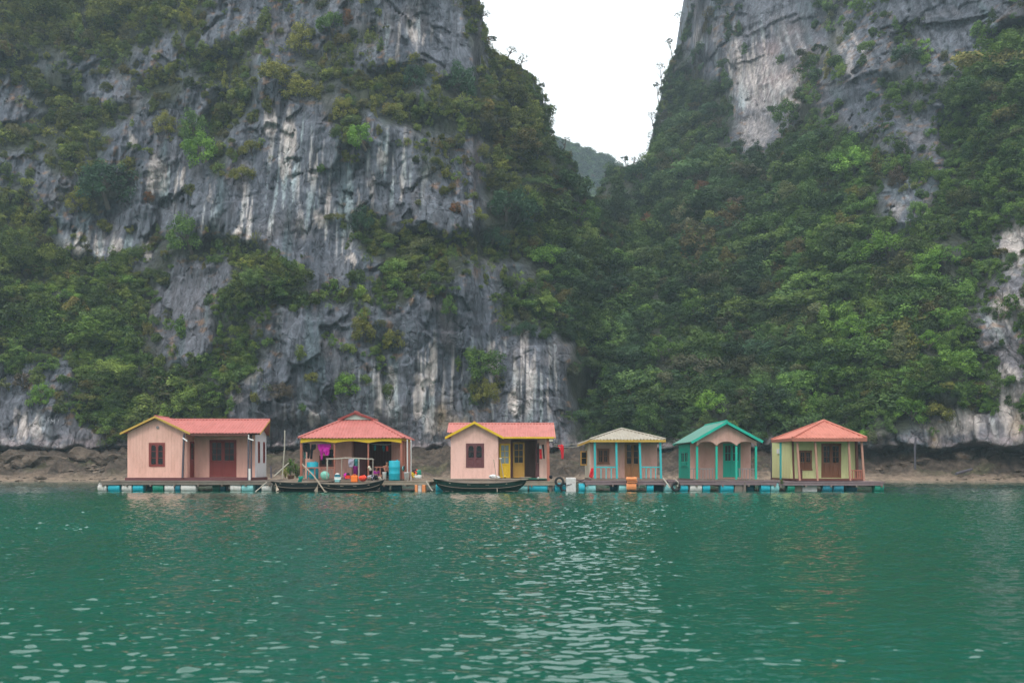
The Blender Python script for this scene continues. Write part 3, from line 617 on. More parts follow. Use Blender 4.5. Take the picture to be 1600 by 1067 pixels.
# shrubs and trees one can tell apart: bearing, height row, size in photo pixels, tint, kind, label
T_ = dict(o=OLIVE, g=GREEN, d=DARK, b=BRIGHT, r=RUST, w=BROWN)
PLANTS = [
 (170, 300, 48, 'd', 'shrub', 'large round dark green shrub on the left cliff above the pale stained wall'),
 (128, 322, 26, 'o', 'shrub', 'olive shrub just left of the large round dark shrub on the left cliff'),
 (205, 258, 14, 'o', 'shrub', 'small yellowish shrub at the left edge of the twin pale streaks'),
 (260, 202, 22, 'o', 'shrub', 'round olive shrub under the rusty grass ledge of the left cliff'),
 (318, 250, 34, 'b', 'shrub', 'bright hanging green shrub left of the great white streak'),
 (312, 215, 30, 'g', 'shrub', 'green shrub above the bright hanging shrub of the left cliff'),
 (398, 240, 20, 'o', 'shrub', 'olive shrub clinging left of the great white streak'),
 (383, 280, 20, 'o', 'shrub', 'olive hanging shrub on bare rock below the one left of the white streak'),
 (172, 360, 11, 'o', 'shrub', 'tiny shrub on the pale striped wall under the dark round shrub'),
 (201, 358, 10, 'o', 'shrub', 'tiny shrub right of another on the pale striped wall'),
 (235, 312, 12, 'r', 'shrub', 'reddish dry shrub below the twin pale streaks'),
 (503, 265, 9, 'g', 'shrub', 'tiny green shrub alone on the bare grey wall'),
 (535, 180, 24, 'o', 'shrub', 'olive bush at the right end of the overhang crack'),
 (572, 222, 26, 'b', 'shrub', 'bright green bush standing out on the middle of the left cliff'),
 (712, 138, 34, 'd', 'shrub', 'round dark green bush high on the left cliff near the gap'),
 (652, 130, 24, 'd', 'shrub', 'smaller dark bush left of the round dark green one'),
 (470, 72, 26, 'o', 'shrub', 'yellow green bush cluster high on the bare upper cliff'),
 (520, 42, 24, 'g', 'shrub', 'green bush high on the upper left cliff'),
 (548, 30, 14, 'r', 'shrub', 'reddish bush on the bare upper cliff'),
 (300, 38, 20, 'o', 'shrub', 'pale olive bush at the top of the left cliff above the rusty grass'),
 (435, 125, 28, 'o', 'shrub', 'yellow green bush in the middle of the upper left cliff'),
 (472, 150, 28, 'o', 'shrub', 'yellow green bush hanging above the great white streak'),
 (300, 378, 40, 'g', 'shrub', 'green tree crown topping the knoll above the dark rock pillar'),
 (565, 348, 26, 'd', 'shrub', 'dark bush under the pale streaks in the cliff centre'),
 (712, 332, 12, 'r', 'shrub', 'dry orange bush on a ledge near the right edge of the left cliff'),
 (704, 482, 19, 'g', 'shrub', 'lone round green shrub on the bare wall above the third house'),
 (622, 530, 20, 'o', 'shrub', 'yellowish shrub on the bare wall above the second house'),
 (572, 522, 26, 'o', 'shrub', 'long olive shrub hanging left of the yellowish one'),
 (489, 592, 14, 'o', 'shrub', 'small olive shrub alone on the wall above the second house'),
 (438, 612, 20, 'w', 'shrub', 'brownish shrub on the cliff foot above the first house roof end'),
 (402, 625, 12, 'o', 'shrub', 'little shrub beside the brownish one above the first house'),
 (475, 641, 9, 'g', 'shrub', 'tiny bush above the left slope of the second house roof'),
 (548, 605, 24, 'b', 'shrub', 'bright green shrub in a crack above the second house'),
 (757, 575, 34, 'g', 'shrub', 'green shrub in the cleft above the third house'),
 (762, 618, 26, 'o', 'shrub', 'olive shrub low in the cleft above the third house'),
 (818, 522, 22, 'd', 'shrub', 'dark shrub fringe on top of the striped rock foot'),
 (74, 628, 26, 'b', 'shrub', 'yellow green bush on the rocks at the lower left'),
 (35, 600, 16, 'w', 'shrub', 'brownish low bush at the far lower left'),
 (905, 605, 36, 'b', 'tree', 'bright green layered tree at the cliff foot right of the third house'),
 (960, 600, 34, 'g', 'tree', 'leafy green tree right of the bright layered tree'),
 (848, 410, 34, 'b', 'tree', 'bright green tree crown on the right shoulder of the left cliff'),
 (862, 478, 16, 'b', 'tree', 'small bright flat crown beside the bare rock column'),
 (790, 330, 44, 'd', 'tree', 'dark spreading tree on the right edge of the left cliff'),
 (765, 375, 30, 'd', 'tree', 'dark layered tree below the spreading dark one'),
 (900, 340, 34, 'g', 'tree', 'mid green crown on the ridge falling into the gap'),
 (1390, 395, 40, 'b', 'tree', 'bright green crown in the upper forest under the grey right wall'),
 (1475, 410, 36, 'b', 'tree', 'bright crown right of another under the grey right wall'),
 (1340, 520, 34, 'b', 'tree', 'bright yellow green crown above the last house'),
 (1390, 560, 28, 'g', 'tree', 'pale leaved tree in the forest above the shore on the right'),
 (1450, 545, 28, 'b', 'tree', 'bright tree leaning over the pale rocks on the right'),
 (1470, 640, 32, 'o', 'tree', 'yellowish tree overhanging the pale rock foot on the right'),
 (1420, 655, 34, 'b', 'tree', 'bright green tree hanging over the right shore'),
 (1545, 490, 12, 'g', 'shrub', 'small shrub on the pale rock at the right edge'),
 (1520, 590, 20, 'g', 'shrub', 'green shrub on the pale rock foot at the right edge'),
 (1330, 322, 18, 'g', 'tree', 'small crown on the green rib of the right mountain'),
 (1245, 180, 30, 'g', 'tree', 'green crown at the lower right of the pinkish wall'),
 (1250, 445, 36, 'g', 'tree', 'broad crown in the middle of the right forest'),
 (1180, 560, 34, 'd', 'tree', 'dark crown low in the valley forest'),
 (1040, 560, 34, 'g', 'tree', 'green crown low in the valley above the fourth house'),
 (1085, 500, 32, 'g', 'tree', 'green crown in the valley above the teal roofed house'),
 (1118, 640, 30, 'b', 'tree', 'fresh green tree just left of the teal roof'),
 (1155, 330, 24, 'w', 'tree', 'brownish bare looking crown high in the valley forest'),
 (1110, 300, 20, 'r', 'tree', 'rusty orange crown high in the valley forest'),
 (1022, 352, 20, 'r', 'tree', 'orange tinged crown where the two mountains meet'),
 (1000, 285, 34, 'd', 'tree', 'dark tree mass on the saddle of the gap'),
 (1225, 95, 10, 'g', 'shrub', 'small tuft on the upper pinkish wall'),
 (1420, 95, 26, 'd', 'tree', 'dark tree on a ledge before the grey upper right wall'),
 (1405, 290, 22, 'w', 'shrub', 'brownish bush on the grey gully of the right mountain'),
]
RIDGE = [(1031, 102, 7), (1026, 132, 6), (1018, 178, 7), (1019, 210, 8), (1046, 62, 6), (1062, 22, 7), (1003, 243, 6), (975, 246, 7), (990, 248, 5), (954, 256, 8), (768, 58, 8), (800, 76, 8), (818, 90, 8), (846, 132, 6), (862, 190, 6), (884, 218, 8), (1073, -4, 8), (757, 22, 9)]

def make_plants():
    r = np.random.default_rng(5)
    keep = []
    for i, (u, v, rad, tk, kind, label) in enumerate(PLANTS):
        si = 0 if (u < 870 or (u < 950 and v < 420)) else 1
        if label.startswith('bright green layered tree'): si = 1
        p, n, vt = surf(si, np.array([float(u)]), np.array([float(v)])); p = p[0]; n = n[0]
        d = p[1]; rm = rad * d / FPX * 1.08
        c = Vector(p) + Vector(n) * rm * 0.35
        t = T_[tk] * r.uniform(0.95, 1.2)
        root = empty('shrub' if kind == 'shrub' else 'tree', Vector(p) - Vector((0, 0, rm * 0.5)), label, kind, 'shrubs on the cliffs' if kind == 'shrub' else 'trees of the mountain forest')
        vi = int(r.integers(8, 11)) if rad > 17 else int(r.integers(0, 8))
        cr = link('crown', crowns[vi], root, Vector((c - root.location)))
        lv_ = kind == 'shrub' and rad < 22
        cr.scale = (rm * r.uniform(.95, 1.1), rm * r.uniform(.8, 1.0), rm * (r.uniform(1.0, 1.25) if kind == 'shrub' else r.uniform(.75, .95)))
        cr.rotation_euler = (r.uniform(-.25, .25), r.uniform(-.25, .25), r.uniform(0, 6.28))
        cr['tint'] = [float(x) for x in t]
        mb = MB(); a = Vector(p) - Vector(n) * 0.2 - Vector((0, 0, rm * 0.5)); b = c + Vector((0, 0, rm * 0.2))
        m = a.lerp(b, .5) + Vector((r.uniform(-.15, .15), -0.1, 0.05)) * rm
        mb.tube([a, m, b], [rm * .07 + .03, rm * .05 + .02, rm * .02 + .01], 6)
        for k in range(3):
            e_ = c + Vector((r.uniform(-.6, .6), r.uniform(-.5, .2), r.uniform(0, .6))) * rm
            mb.tube([m, m.lerp(e_, .5) + Vector((0, 0, .05 * rm)), e_], [rm * .035 + .015, rm * .025 + .01, .012], 5)
        mb.build('trunk', M['bark'], root)
        keep.append((u, v, rad))
    return np.array(keep, float)
KEEP = make_plants()

def make_ridge():
    r = np.random.default_rng(15)
    names_ = ['twiggy tree standing out farthest on the right skyline above its middle', 'small twiggy tree just below the outstanding one on the right skyline', 'feathery tree leaning out over the gap on the right skyline', 'bushy tip just below the leaning tree of the right skyline',
           'small tree high on the right skyline below the rock wall top', 'twiggy tree on the corner of the right rock wall', 'small crown at the foot of the right skyline where the saddle begins', 'spindly tree in the middle of the saddle', 'smallest crown on the saddle, right of the spindly one', 'crown at the left end of the saddle above the far hill',
           'tree on the first notch of the left skyline', 'dark twiggy tree on the shoulder of the left skyline', 'feathery tree just right of the dark one on the left shoulder', 'small tree half way down the left skyline', 'thin shrub at the steep bend of the left skyline', 'crown on the left skyline beside the far hill', 'topmost tree of the right skyline at the frame edge', 'topmost leafy tree of the left skyline']
    for i, (u, v, rad) in enumerate(RIDGE):
        si = 0 if u < 900 else 1
        S = SHEETS[si]; p, n, vt = surf(si, np.array([float(u + (6 if si else -6))]), np.array([float(v + rad * .75)])); p = Vector(p[0]); d = p.y
        top = P(u, v + rad * .3, d); rm = rad * d / FPX * 1.25
        root = empty('skyline_tree', p, names_[i], 'tree', 'twiggy trees on the %s skyline' % ('left' if si == 0 else 'right'))
        cr = link('crown', crowns[[13, 7, 13][i % 3]], root, top - p); cr.scale = (rm, rm, rm * r.uniform(.7, 1.0)); cr.rotation_euler = (0, 0, r.uniform(0, 6)); cr['tint'] = [float(x) for x in (DARK * 0.9 + OLIVE * 0.1)]
        mb = MB(); mb.tube([p - Vector((0, 0, .3)), p.lerp(top, .5) + Vector((r.uniform(-.2, .2), 0, 0)), top + Vector((0, 0, rm * .3))], [.12, .08, .03], 5)
        for k in range(4): mb.tube([p.lerp(top, .6), top + Vector((r.uniform(-1.2, 1.2), r.uniform(-1, 1), r.uniform(-.3, .8))) * rm], [.05, .015], 4)
        mb.build('trunk', M['bark'], root)
make_ridge()

def make_forest():
    r = np.random.default_rng(21)
    for si, (ua, ub) in enumerate([(-400, 1025), (866, 2150)]):
        out = {k: [] for k in ('P', 's', 'r', 'v', 't')}
        step = 11.0
        us, vs_ = np.meshgrid(np.arange(ua, ub, step), np.arange(-190, 712, step)); us = us.ravel(); vs_ = vs_.ravel()
        us = us + r.uniform(-.5, .5, len(us)) * step * 1.3; vs_ = vs_ + r.uniform(-.5, .5, len(us)) * step * 1.3
        # farther outside the frame the growth is thinned
        off = (us < -60) | (us > 1660) | (vs_ < -60)
        m = ~(off & (r.uniform(0, 1, len(us)) > 0.45)); us = us[m]; vs_ = vs_[m]
        p, n, vt = surf(si, us, vs_)
        ok = vs_ > vt + 2
        den = veg_at(us, vs_); den = np.where(us > 1600, np.maximum(den, 0.75), den)
        pr = den + 0.30 * gnoise(us / 22, vs_ / 22, 501)
        # single plants keep clear of their neighbours
        for (ku, kv, kr) in KEEP: pr = np.where(((us - ku) / (kr * 1.0)) ** 2 + ((vs_ - kv) / (kr * 1.0)) ** 2 < 0.55, 0, pr)
        thr = r.uniform(0.28, 0.85, len(us))
        ok &= pr > thr
        ok &= p[:, 2] > 3.9
        us, vs_, p, n, den, vt = us[ok], vs_[ok], p[ok], n[ok], den[ok], vt[ok]
        d = p[:, 1]; k = len(us)
        dmin = np.minimum.reduce([veg_at(us + a_, vs_ + b_) for a_, b_ in ((32, 0), (-32, 0), (0, 28), (0, -28))])
        big_ = r.uniform(0, 1, k) < np.where(us > 860, .26, .12)
        rp = np.where(den > 0.75, np.where(big_ & (dmin > .72), r.uniform(24, 42, k), r.uniform(10, 21, k)), r.uniform(6, 16, k)) * np.where((us > 860) | (vs_ > 420), 1.08, 0.95)
        rp = np.where(vt > vs_ - 45, np.minimum(rp, 10), rp)
        rm = rp * d / FPX; rm = np.minimum(rm, 5.2)
        c = p + n * (rm * r.uniform(0.05, 0.45, k))[:, None] + np.array([0, 0, 0.1])
        sc = np.stack([rm * r.uniform(.85, 1.25, k), rm * r.uniform(.7, 1.0, k), rm * np.where(den > .8, r.uniform(.65, 1.0, k), r.uniform(.8, 1.35, k))], -1)
        rot = np.stack([r.uniform(-.35, .35, k), r.uniform(-.35, .35, k), r.uniform(0, 6.28, k)], -1)
        # on the gap's skyline keep crowns small
        scatter('forest', c, sc, rot, np.where(rp > 22, r.choice([8, 9, 10, 11, 12], k), r.choice([0, 1, 2, 3, 4, 5, 6, 7, 11, 12, 12, 13, 13, 14], k)), zone_tint(us, vs_, r), ['scrub and climbing trees covering the ledges of the left cliff', 'dense mixed forest covering the valley and the right mountain'][si])
        print('forest', si, k)
    for si, ua, ub, m_ in ((0, 744, 1010, 620), (1, 940, 1100, 420)):
        us = r.uniform(ua, ub, m_); S = SHEETS[si]; vtt = np.interp(us, S['U'], S['vt']); vv = vtt + 1 + 26 * r.uniform(0, 1, m_) ** 1.6; kp = (vv > -30) & (r.uniform(0, 1, m_) < 0.35 + 0.5 * (gnoise(us / 9, vv / 9, 905) > -.15)); kp &= ~((si == 1) & (us > 1060) & (r.uniform(0, 1, m_) < .6)); us, vv = us[kp], vv[kp]; k = len(us)
        p, n, _ = surf(si, us, vv); rm = r.uniform(4, 9.5, k) * p[:, 1] / FPX; c = p + n * (rm * .2)[:, None]
        scatter('forest', c, np.stack([rm, rm, rm * r.uniform(.7, 1.2, k)], -1), np.stack([r.uniform(-.4, .4, k), r.uniform(-.4, .4, k), r.uniform(0, 6, k)], -1), r.choice([0, 1, 5, 6, 7, 12, 13, 13, 14], k), zone_tint(us, vv, r), ['ragged scrub along the skyline of the left mountain', 'ragged scrub along the skyline of the right mountain'][si])
    U, V, D, vt = HILL
    k = 1500; us = r.uniform(790, 1100, k); t = r.uniform(0, 1, k) ** 0.8; vtt = np.interp(us, U, vt); v = vtt + 2 + (420 - vtt) * (1 - t); dd = 330 + 110 * ((700 - v) / (700 - vtt)) - 3
    Pp = np.stack([(us - 800) * dd / FPX, dd, CZ + (HOR - v) * dd / FPX], -1); s = r.uniform(2.2, 4.5, k)
    scatter('forest', Pp, np.stack([s, s, s * .8], -1), np.stack([0 * s, 0 * s, r.uniform(0, 6, k)], -1), r.integers(0, 8, k), zone_tint(us + 200, v + 200, r), 'hazy trees covering the distant hill')
make_forest()

# ------------------------------------------------------------------ shore and water
def make_shore():
    xs = np.arange(-95, 125, 0.35)
    nr = 90
    X = np.repeat(xs[None, :], nr, 0); T = np.linspace(0, 1, nr)[:, None]
    y0 = hermite([-95, -50, -25, 0, 30, 48, 60, 125], [92, 95, 96, 98, 96, 92, 88, 62], xs) - 2.2
    Y = y0[None, :] + T * 27
    d = Y - y0[None, :]
    nar = np.exp(-((X - 2) / 32) ** 4) * 2.6
    Z = np.interp(d + nar * sstep(2.2, 5, d), [0, 2.2, 7, 11, 15, 27], [-0.35, 0.0, 0.7, 1.9, 2.9, 3.7])
    rockm = sstep(3.6, 7.5, d + nar * sstep(2.2, 5, d) + 1.5 * fbm(X / 4, Y / 4, 3, 611))
    f1, f2, idv = worley(X / 1.5, Y / 1.5, 601); f1b, f2b, idb = worley(X / 0.55, Y / 0.55, 603)
    Z = Z + rockm * (fbm(X / 3.5, Y / 3.5, 4, 605) * 0.9 + (0.7 - f1) * 1.2 * idv + (0.5 - f1b) * 0.5) + (1 - rockm) * (fbm(X / 2.5, Y / 2, 4, 607) * 0.07 + np.maximum(0, 0.25 - f1b) * 0.35 * idb * sstep(2.4, 4, d))
    c = np.ones(X.shape)[..., None] * np.array([0.20, 0.148, 0.108])
    k = (rockm * (0.85 + 0.3 * idv))[..., None].clip(0, 1); c = c * (1 - k) + (np.array([0.055, 0.041, 0.031]) * (0.6 + 0.8 * idb[..., None])) * k
    w = (1 - sstep(2.0, 3.4, d))[..., None] * 0.4; c = c * (1 - w) + np.array([0.12, 0.10, 0.08]) * w
    g = (sstep(.1, .4, fbm(X / 4, Y / 3, 3, 609)) * rockm * 0.5)[..., None]; c = c * (1 - g) + np.array([0.06, 0.064, 0.026]) * g
    n = len(xs); co = np.stack([X, Y, Z], -1).reshape(-1, 3); idx = np.arange(nr * n).reshape(nr, n); q = np.stack([idx[:-1, :-1], idx[:-1, 1:], idx[1:, 1:], idx[1:, :-1]], -1).reshape(-1, 4)
    me = bpy.data.meshes.new('shore'); me.vertices.add(len(co)); me.vertices.foreach_set('co', co.ravel().astype(np.float32))
    me.loops.add(q.size); me.loops.foreach_set('vertex_index', q.ravel().astype(np.int32)); me.polygons.add(len(q)); me.polygons.foreach_set('loop_start', np.arange(0, q.size, 4, dtype=np.int32)); me.update(calc_edges=True)
    ca = me.color_attributes.new('Col', 'FLOAT_COLOR', 'POINT'); ca.data.foreach_set('color', np.concatenate([c.reshape(-1, 3), np.ones((len(co), 1))], 1).ravel().astype(np.float32))
    me.materials.append(M['shore']); setp(link('shore', me), 'brown tidal shore of sand and barnacled rock below the cliffs', None, None, 'structure')
    return lambda x, dd: (float(np.interp(x, xs, y0)) + dd, float(np.interp(dd, [0, 2.2, 7, 11, 15, 27], [-0.35, 0.0, 0.7, 1.9, 2.9, 3.7])))
SH = make_shore()
def rock_mesh(seed, n=2):
    import bmesh
    bm = bmesh.new(); bmesh.ops.create_icosphere(bm, subdivisions=3, radius=1)
    co = np.array([v.co for v in bm.verts]); s = 1 + 0.35 * gnoise(co[:, 0] * 1.3 + seed, co[:, 1] * 1.3 + co[:, 2], seed) + 0.18 * gnoise(co[:, 0] * 3 + co[:, 2] * 2, co[:, 1] * 3 + seed, seed + 3)
    s = np.round(s * 7) / 7 * 0.4 + s * 0.6
    for v, k in zip(bm.verts, s): v.co = v.co * float(k)
    me = bpy.data.meshes.new('boulder'); bm.to_mesh(me); bm.free()
    ca = me.color_attributes.new('Col', 'FLOAT_COLOR', 'POINT'); c = np.tile(np.array([0.085, 0.064, 0.048, 1.0]), (len(me.vertices), 1)); ca.data.foreach_set('color', c.ravel().astype(np.float32))
    me.materials.append(M['shore']); return me
rms = [rock_mesh(k) for k in (1, 2, 3, 4)]
BOULD = [(110, 3.6, .42, 'small dark boulder alone on the sand near the water at the far left'), (25, 11, 1.6, 'big brown boulder under the cliff foot at the far left'), (62, 10, 1.9, 'broad flat topped brown rock before the dark hollow at the left'),
         (40, 9, 1.0, 'mossy rounded boulder beside the broad flat topped rock'), (120, 12, 1.7, 'brown boulder under the lighter rock foot left of the first house'), (165, 11, 1.3, 'boulder close to the left wall of the first house'), (186, 7, .7, 'dark boulder on the beach just left of the first house'),
         (655, 9, 1.2, 'brown boulder between the second and the third house'), (690, 12, 1.4, 'larger brown boulder behind the left corner of the third house'), (1395, 9, .9, 'low brown boulder right of the last house'), (1425, 10, 1.1, 'brown boulder near the leaning stake on the right shore'),
         (1545, 6, .35, 'small dark stone on the sand at the right'), (1560, 13, 1.8, 'large boulder at the mouth of the dark hollow on the right'), (1500, 12, 1.2, 'boulder beneath the pale hanging rock on the right'), (1590, 11, 1.3, 'boulder at the right edge of the shore')]
for i, (px, dd, rr, lb) in enumerate(BOULD):
    x = PX(px, 103); y, z = SH(x, dd); o = link('boulder', rms[i % 4], None, (x, y, z + rr * .15)); o.scale = (rr * 1.25, rr, rr * .62); o.rotation_euler = (0, 0, i * 1.3)
    setp(o, lb, 'boulder', 'boulders on the shore')
def stones():
    r = np.random.default_rng(77); vs_, fs = [], []
    base = np.array([[1,0,0],[0,1,0],[-1,0,0],[0,-1,0],[.1,.1,1.],[0,0,-1.]]); f = [(0,1,4),(1,2,4),(2,3,4),(3,0,4),(1,0,5),(2,1,5),(3,2,5),(0,3,5)]
    for k in range(2600):
        x = r.uniform(-75, 75); dd = 2.4 + 14 * r.uniform(0, 1) ** 0.8; y, z = SH(x, dd); s = r.uniform(.06, .2) * (1 + (dd > 7) * 1.0)
        a = r.uniform(0, 6.28); ca, sa = math.cos(a), math.sin(a)
        b = base * s * r.uniform(.6, 1.4, (6, 3)) * np.array([1.3, 1, .6]); b = np.stack([b[:, 0]*ca - b[:, 1]*sa, b[:, 0]*sa + b[:, 1]*ca, b[:, 2]], -1) + np.array([x, y, z + s * .2])
        i = len(vs_); vs_ += b.tolist(); fs += [tuple(i + q for q in t) for t in f]
    me = bpy.data.meshes.new('shore_stones'); me.from_pydata(vs_, [], fs)
    ca = me.color_attributes.new('Col', 'FLOAT_COLOR', 'POINT'); g = np.repeat(r.uniform(.5, 1.5, (2600, 1)), 6, 0); c = np.concatenate([np.array([0.12, 0.09, 0.066]) * g, np.ones((len(g), 1))], 1); ca.data.foreach_set('color', c.ravel().astype(np.float32))
    me.materials.append(M['shore']); setp(link('shore_stones', me), 'loose stones strewn over the tidal shore', None, None, 'stuff')
stones()

def make_sea():
    def wave(X, Y):
        amp = (0.75 + 0.5 * fbm(X / 9, Y / 14, 2, 701)) * (1.12 + 1.0 * sstep(9, 26, Y))    # waves made steeper away from the viewer to add more glints
        return amp * (0.0125 * gnoise(X * 3.5, Y * 6.2, 703) + 0.0072 * gnoise(X * 6.8 + 3, Y * 12.5, 705) + 0.0016 * gnoise(X * 14 + 3, Y * 18, 709) + 0.020 * np.maximum(0, gnoise(X * 5.6 + 5, Y * 12.5, 711) - 0.30)) + 0.012 * gnoise(X * 0.8, Y * 1.1, 707)
    Yr = [4.0]
    while Yr[-1] < 104: Yr.append(Yr[-1] + 0.022 + 0.0017 * max(0, Yr[-1] - 6) + (0.004 * max(0, Yr[-1] - 50)))
    Yr = np.array(Yr); S = np.linspace(-0.72, 0.72, 640); Y = np.repeat(Yr[:, None], len(S), 1); X = Y * S[None, :]
    edge = (1 - sstep(0.68, 0.72, np.abs(S)))[None, :] * (sstep(4, 5, Y) * (1 - sstep(100, 104, Y)))
    Z = wave(X, Y) * edge + 0.004
    nr, n = X.shape; co = np.stack([X, Y, Z], -1).reshape(-1, 3); idx = np.arange(nr * n).reshape(nr, n); q = np.stack([idx[:-1, :-1], idx[:-1, 1:], idx[1:, 1:], idx[1:, :-1]], -1).reshape(-1, 4)
    # the rest of the bay, with a hole where the waves lie
    x0 = 4 * .72; x1 = Yr[-1] * .72; k = len(co)
    far = np.array([(-x0, 4, .004), (x0, 4, .004), (x1, Yr[-1], .004), (-x1, Yr[-1], .004), (-420, -140, .004), (420, -140, .004), (420, 560, .004), (-420, 560, .004)])
    co = np.vstack([co, far]); q = np.vstack([q, [[k+4, k+5, k+1, k], [k+5, k+6, k+2, k+1], [k+6, k+7, k+3, k+2], [k+7, k+4, k, k+3]]])
    me = bpy.data.meshes.new('sea'); me.vertices.add(len(co)); me.vertices.foreach_set('co', co.ravel().astype(np.float32))
    me.loops.add(q.size); me.loops.foreach_set('vertex_index', q.ravel().astype(np.int32)); me.polygons.add(len(q)); me.polygons.foreach_set('loop_start', np.arange(0, q.size, 4, dtype=np.int32)); me.update(calc_edges=True); me.shade_smooth()
    me.materials.append(M['water']); setp(link('sea', me), 'rippled emerald green sea water', None, None, 'structure'); print('sea', len(q))
make_sea()

# ------------------------------------------------------------------ building pieces
def fnum(f, a): return f(a) if callable(f) else f
def wall(parent, F, a0, a1, bot, top, mat, holes=(), name='wall', bw=0.18, th=0.03, seed=0):
    """boarded wall: upright boards with dark joints over a thin core; holes = (a0, a1, z0, z1)"""
    mb = MB(); rr = random.Random(seed + int(a0 * 10))
    cuts = {a0, a1}
    n = max(1, round((a1 - a0) / bw))
    for k in range(n + 1): cuts.add(a0 + (a1 - a0) * k / n)
    grid = sorted(cuts)
    edges = sorted(set(grid) | {h[0] for h in holes if a0 < h[0] < a1} | {h[1] for h in holes if a0 < h[1] < a1})
    gs = set(grid)
    for s, e in zip(edges[:-1], edges[1:]):
        if e - s < 1e-4: continue
        mid = (s + e) / 2; spans = [[fnum(bot, s), fnum(bot, e), fnum(top, s), fnum(top, e)]]
        for h in holes:
            if h[0] < mid < h[1]:
                new = []
                for b0, b1, t0, t1 in spans:
                    if h[2] > max(b0, b1): new.append([b0, b1, min(h[2], t0), min(h[2], t1)])
                    if h[3] < min(t0, t1): new.append([max(h[3], b0), max(h[3], b1), t0, t1])
                spans = new
        j = rr.uniform(0, .008); g0 = .0022 if s in gs else 0; g1 = .0022 if e in gs else 0
        for b0, b1, t0, t1 in spans:
            if t0 - b0 < .01 and t1 - b1 < .01: continue
            mb.box(F, s + g0, e - g1, b0, t0, 0, th + j, b1, t1)
            mb.box(F, s, e, b0 + .002, t0 - .004, -.03, -.001, b1 + .002, t1 - .004)
    return mb.build(name, mat, parent)
def leaf_door(parent, F, a0, a1, z0, z1, mat, rows=3, cols=2, glass_from=0.45, arch=False, name='door', b=0.0, th=0.045, gl='glass'):
    """one leaf: stiles, rails, glazing bars, a raised lower panel; panes are children"""
    mb = MB(); w = a1 - a0; st = min(.09, w * .14); zg = z0 + (z1 - z0) * glass_from
    mb.box(F, a0, a0 + st, z0, z1, b, b + th); mb.box(F, a1 - st, a1, z0, z1, b, b + th)
    mb.box(F, a0 + st, a1 - st, z1 - st, z1, b, b + th - .002); mb.box(F, a0 + st, a1 - st, z0, z0 + st * 1.2, b, b + th - .002)
    if glass_from > 0.02:
        mb.box(F, a0 + st, a1 - st, zg - st, zg, b, b + th - .002)
        mb.box(F, a0 + st, a1 - st, z0 + st * 1.2, zg - st, b + .004, b + th * .45)
        m_ = .05
        if w > .3: mb.box(F, a0 + st + m_, a1 - st - m_, z0 + st * 1.2 + m_, zg - st - m_, b + th * .45 + .001, b + th * .8)
    else: zg = z0 + st * 1.2
    gw = (a1 - a0 - 2 * st) / cols; gh = (z1 - st - zg) / rows; bar = .028
    for c in range(1, cols): mb.box(F, a0 + st + gw * c - bar / 2, a0 + st + gw * c + bar / 2, zg, z1 - st, b + .002, b + th - .006)
    for r_ in range(1, rows): mb.box(F, a0 + st, a1 - st, zg + gh * r_ - bar / 2, zg + gh * r_ + bar / 2, b + .003, b + th - .008)
    if arch:
        for c in range(cols):
            x0 = a0 + st + gw * c + bar / 2; x1 = x0 + gw - bar; zt = z1 - st; cut = min(gw * .4, gh * .45)
            for p in ([(x0, zt - cut), (x0 + cut * .8, zt), (x0, zt)], [(x1, zt), (x1 - cut * .8, zt), (x1, zt - cut)]):
                mb.poly([F.p(q[0], q[1], b + .008) for q in p], .02, F.n)
    o = mb.build(name, mat, parent)
    for c in range(cols):
        for r_ in range(rows):
            g = MB(); g.box(F, a0 + st + gw * c + bar / 2, a0 + st + gw * (c + 1) - bar / 2, zg + gh * r_ + bar / 2, zg + gh * (r_ + 1) - bar / 2, b + .008, b + .016)
            g.build('pane', M[gl], o)
    return o
def frame(parent, F, a0, a1, z0, z1, mat, w=.07, d=.06, name='frame', sill=False):
    mb = MB(); mb.box(F, a0 - w, a0, z0 - (w if sill else 0), z1 + w, -.03, d); mb.box(F, a1, a1 + w, z0 - (w if sill else 0), z1 + w, -.03, d)
    mb.box(F, a0, a1, z1, z1 + w, -.03, d - .003)
    if sill: mb.box(F, a0, a1, z0 - w, z0, -.03, d + .01)
    return mb.build(name, mat, parent)
def double(parent, F, rect, mat, rows=3, cols=2, gf=.45, arch=False, what='door', gl='glass'):
    a0, a1, z0, z1 = rect; w = .06
    frame(parent, F, a0 + w, a1 - w, z0, z1 - w, mat, w, .05, 'door_frame' if what == 'door' else 'window_frame')
    m = (a0 + a1) / 2
    for s, e in ((a0 + w + .005, m - .005), (m + .005, a1 - w - .005)): leaf_door(parent, F, s, e, z0 + (.02 if what == 'door' else w), z1 - w - .01, mat, rows, cols, gf, arch, 'door' if what == 'door' else 'shutter', gl=gl)
    if what != 'door':
        mb = MB(); mb.box(F, a0 - .03, a1 + .03, z0 - .03, z0 + w - .004, -.02, .075); mb.build('sill', mat, parent)
def clip_t(poly, s):
    ts = []
    for i in range(len(poly)):
        (s0, t0), (s1, t1) = poly[i], poly[(i+1) % len(poly)]
        if abs(s1 - s0) < 1e-9: 
            if abs(s - s0) < 1e-6: ts += [t0, t1]
            continue
        k = (s - s0) / (s1 - s0)
        if -1e-9 <= k <= 1 + 1e-9: ts.append(t0 + (t1 - t0) * k)
    return (min(ts), max(ts)) if ts else (0, 0)
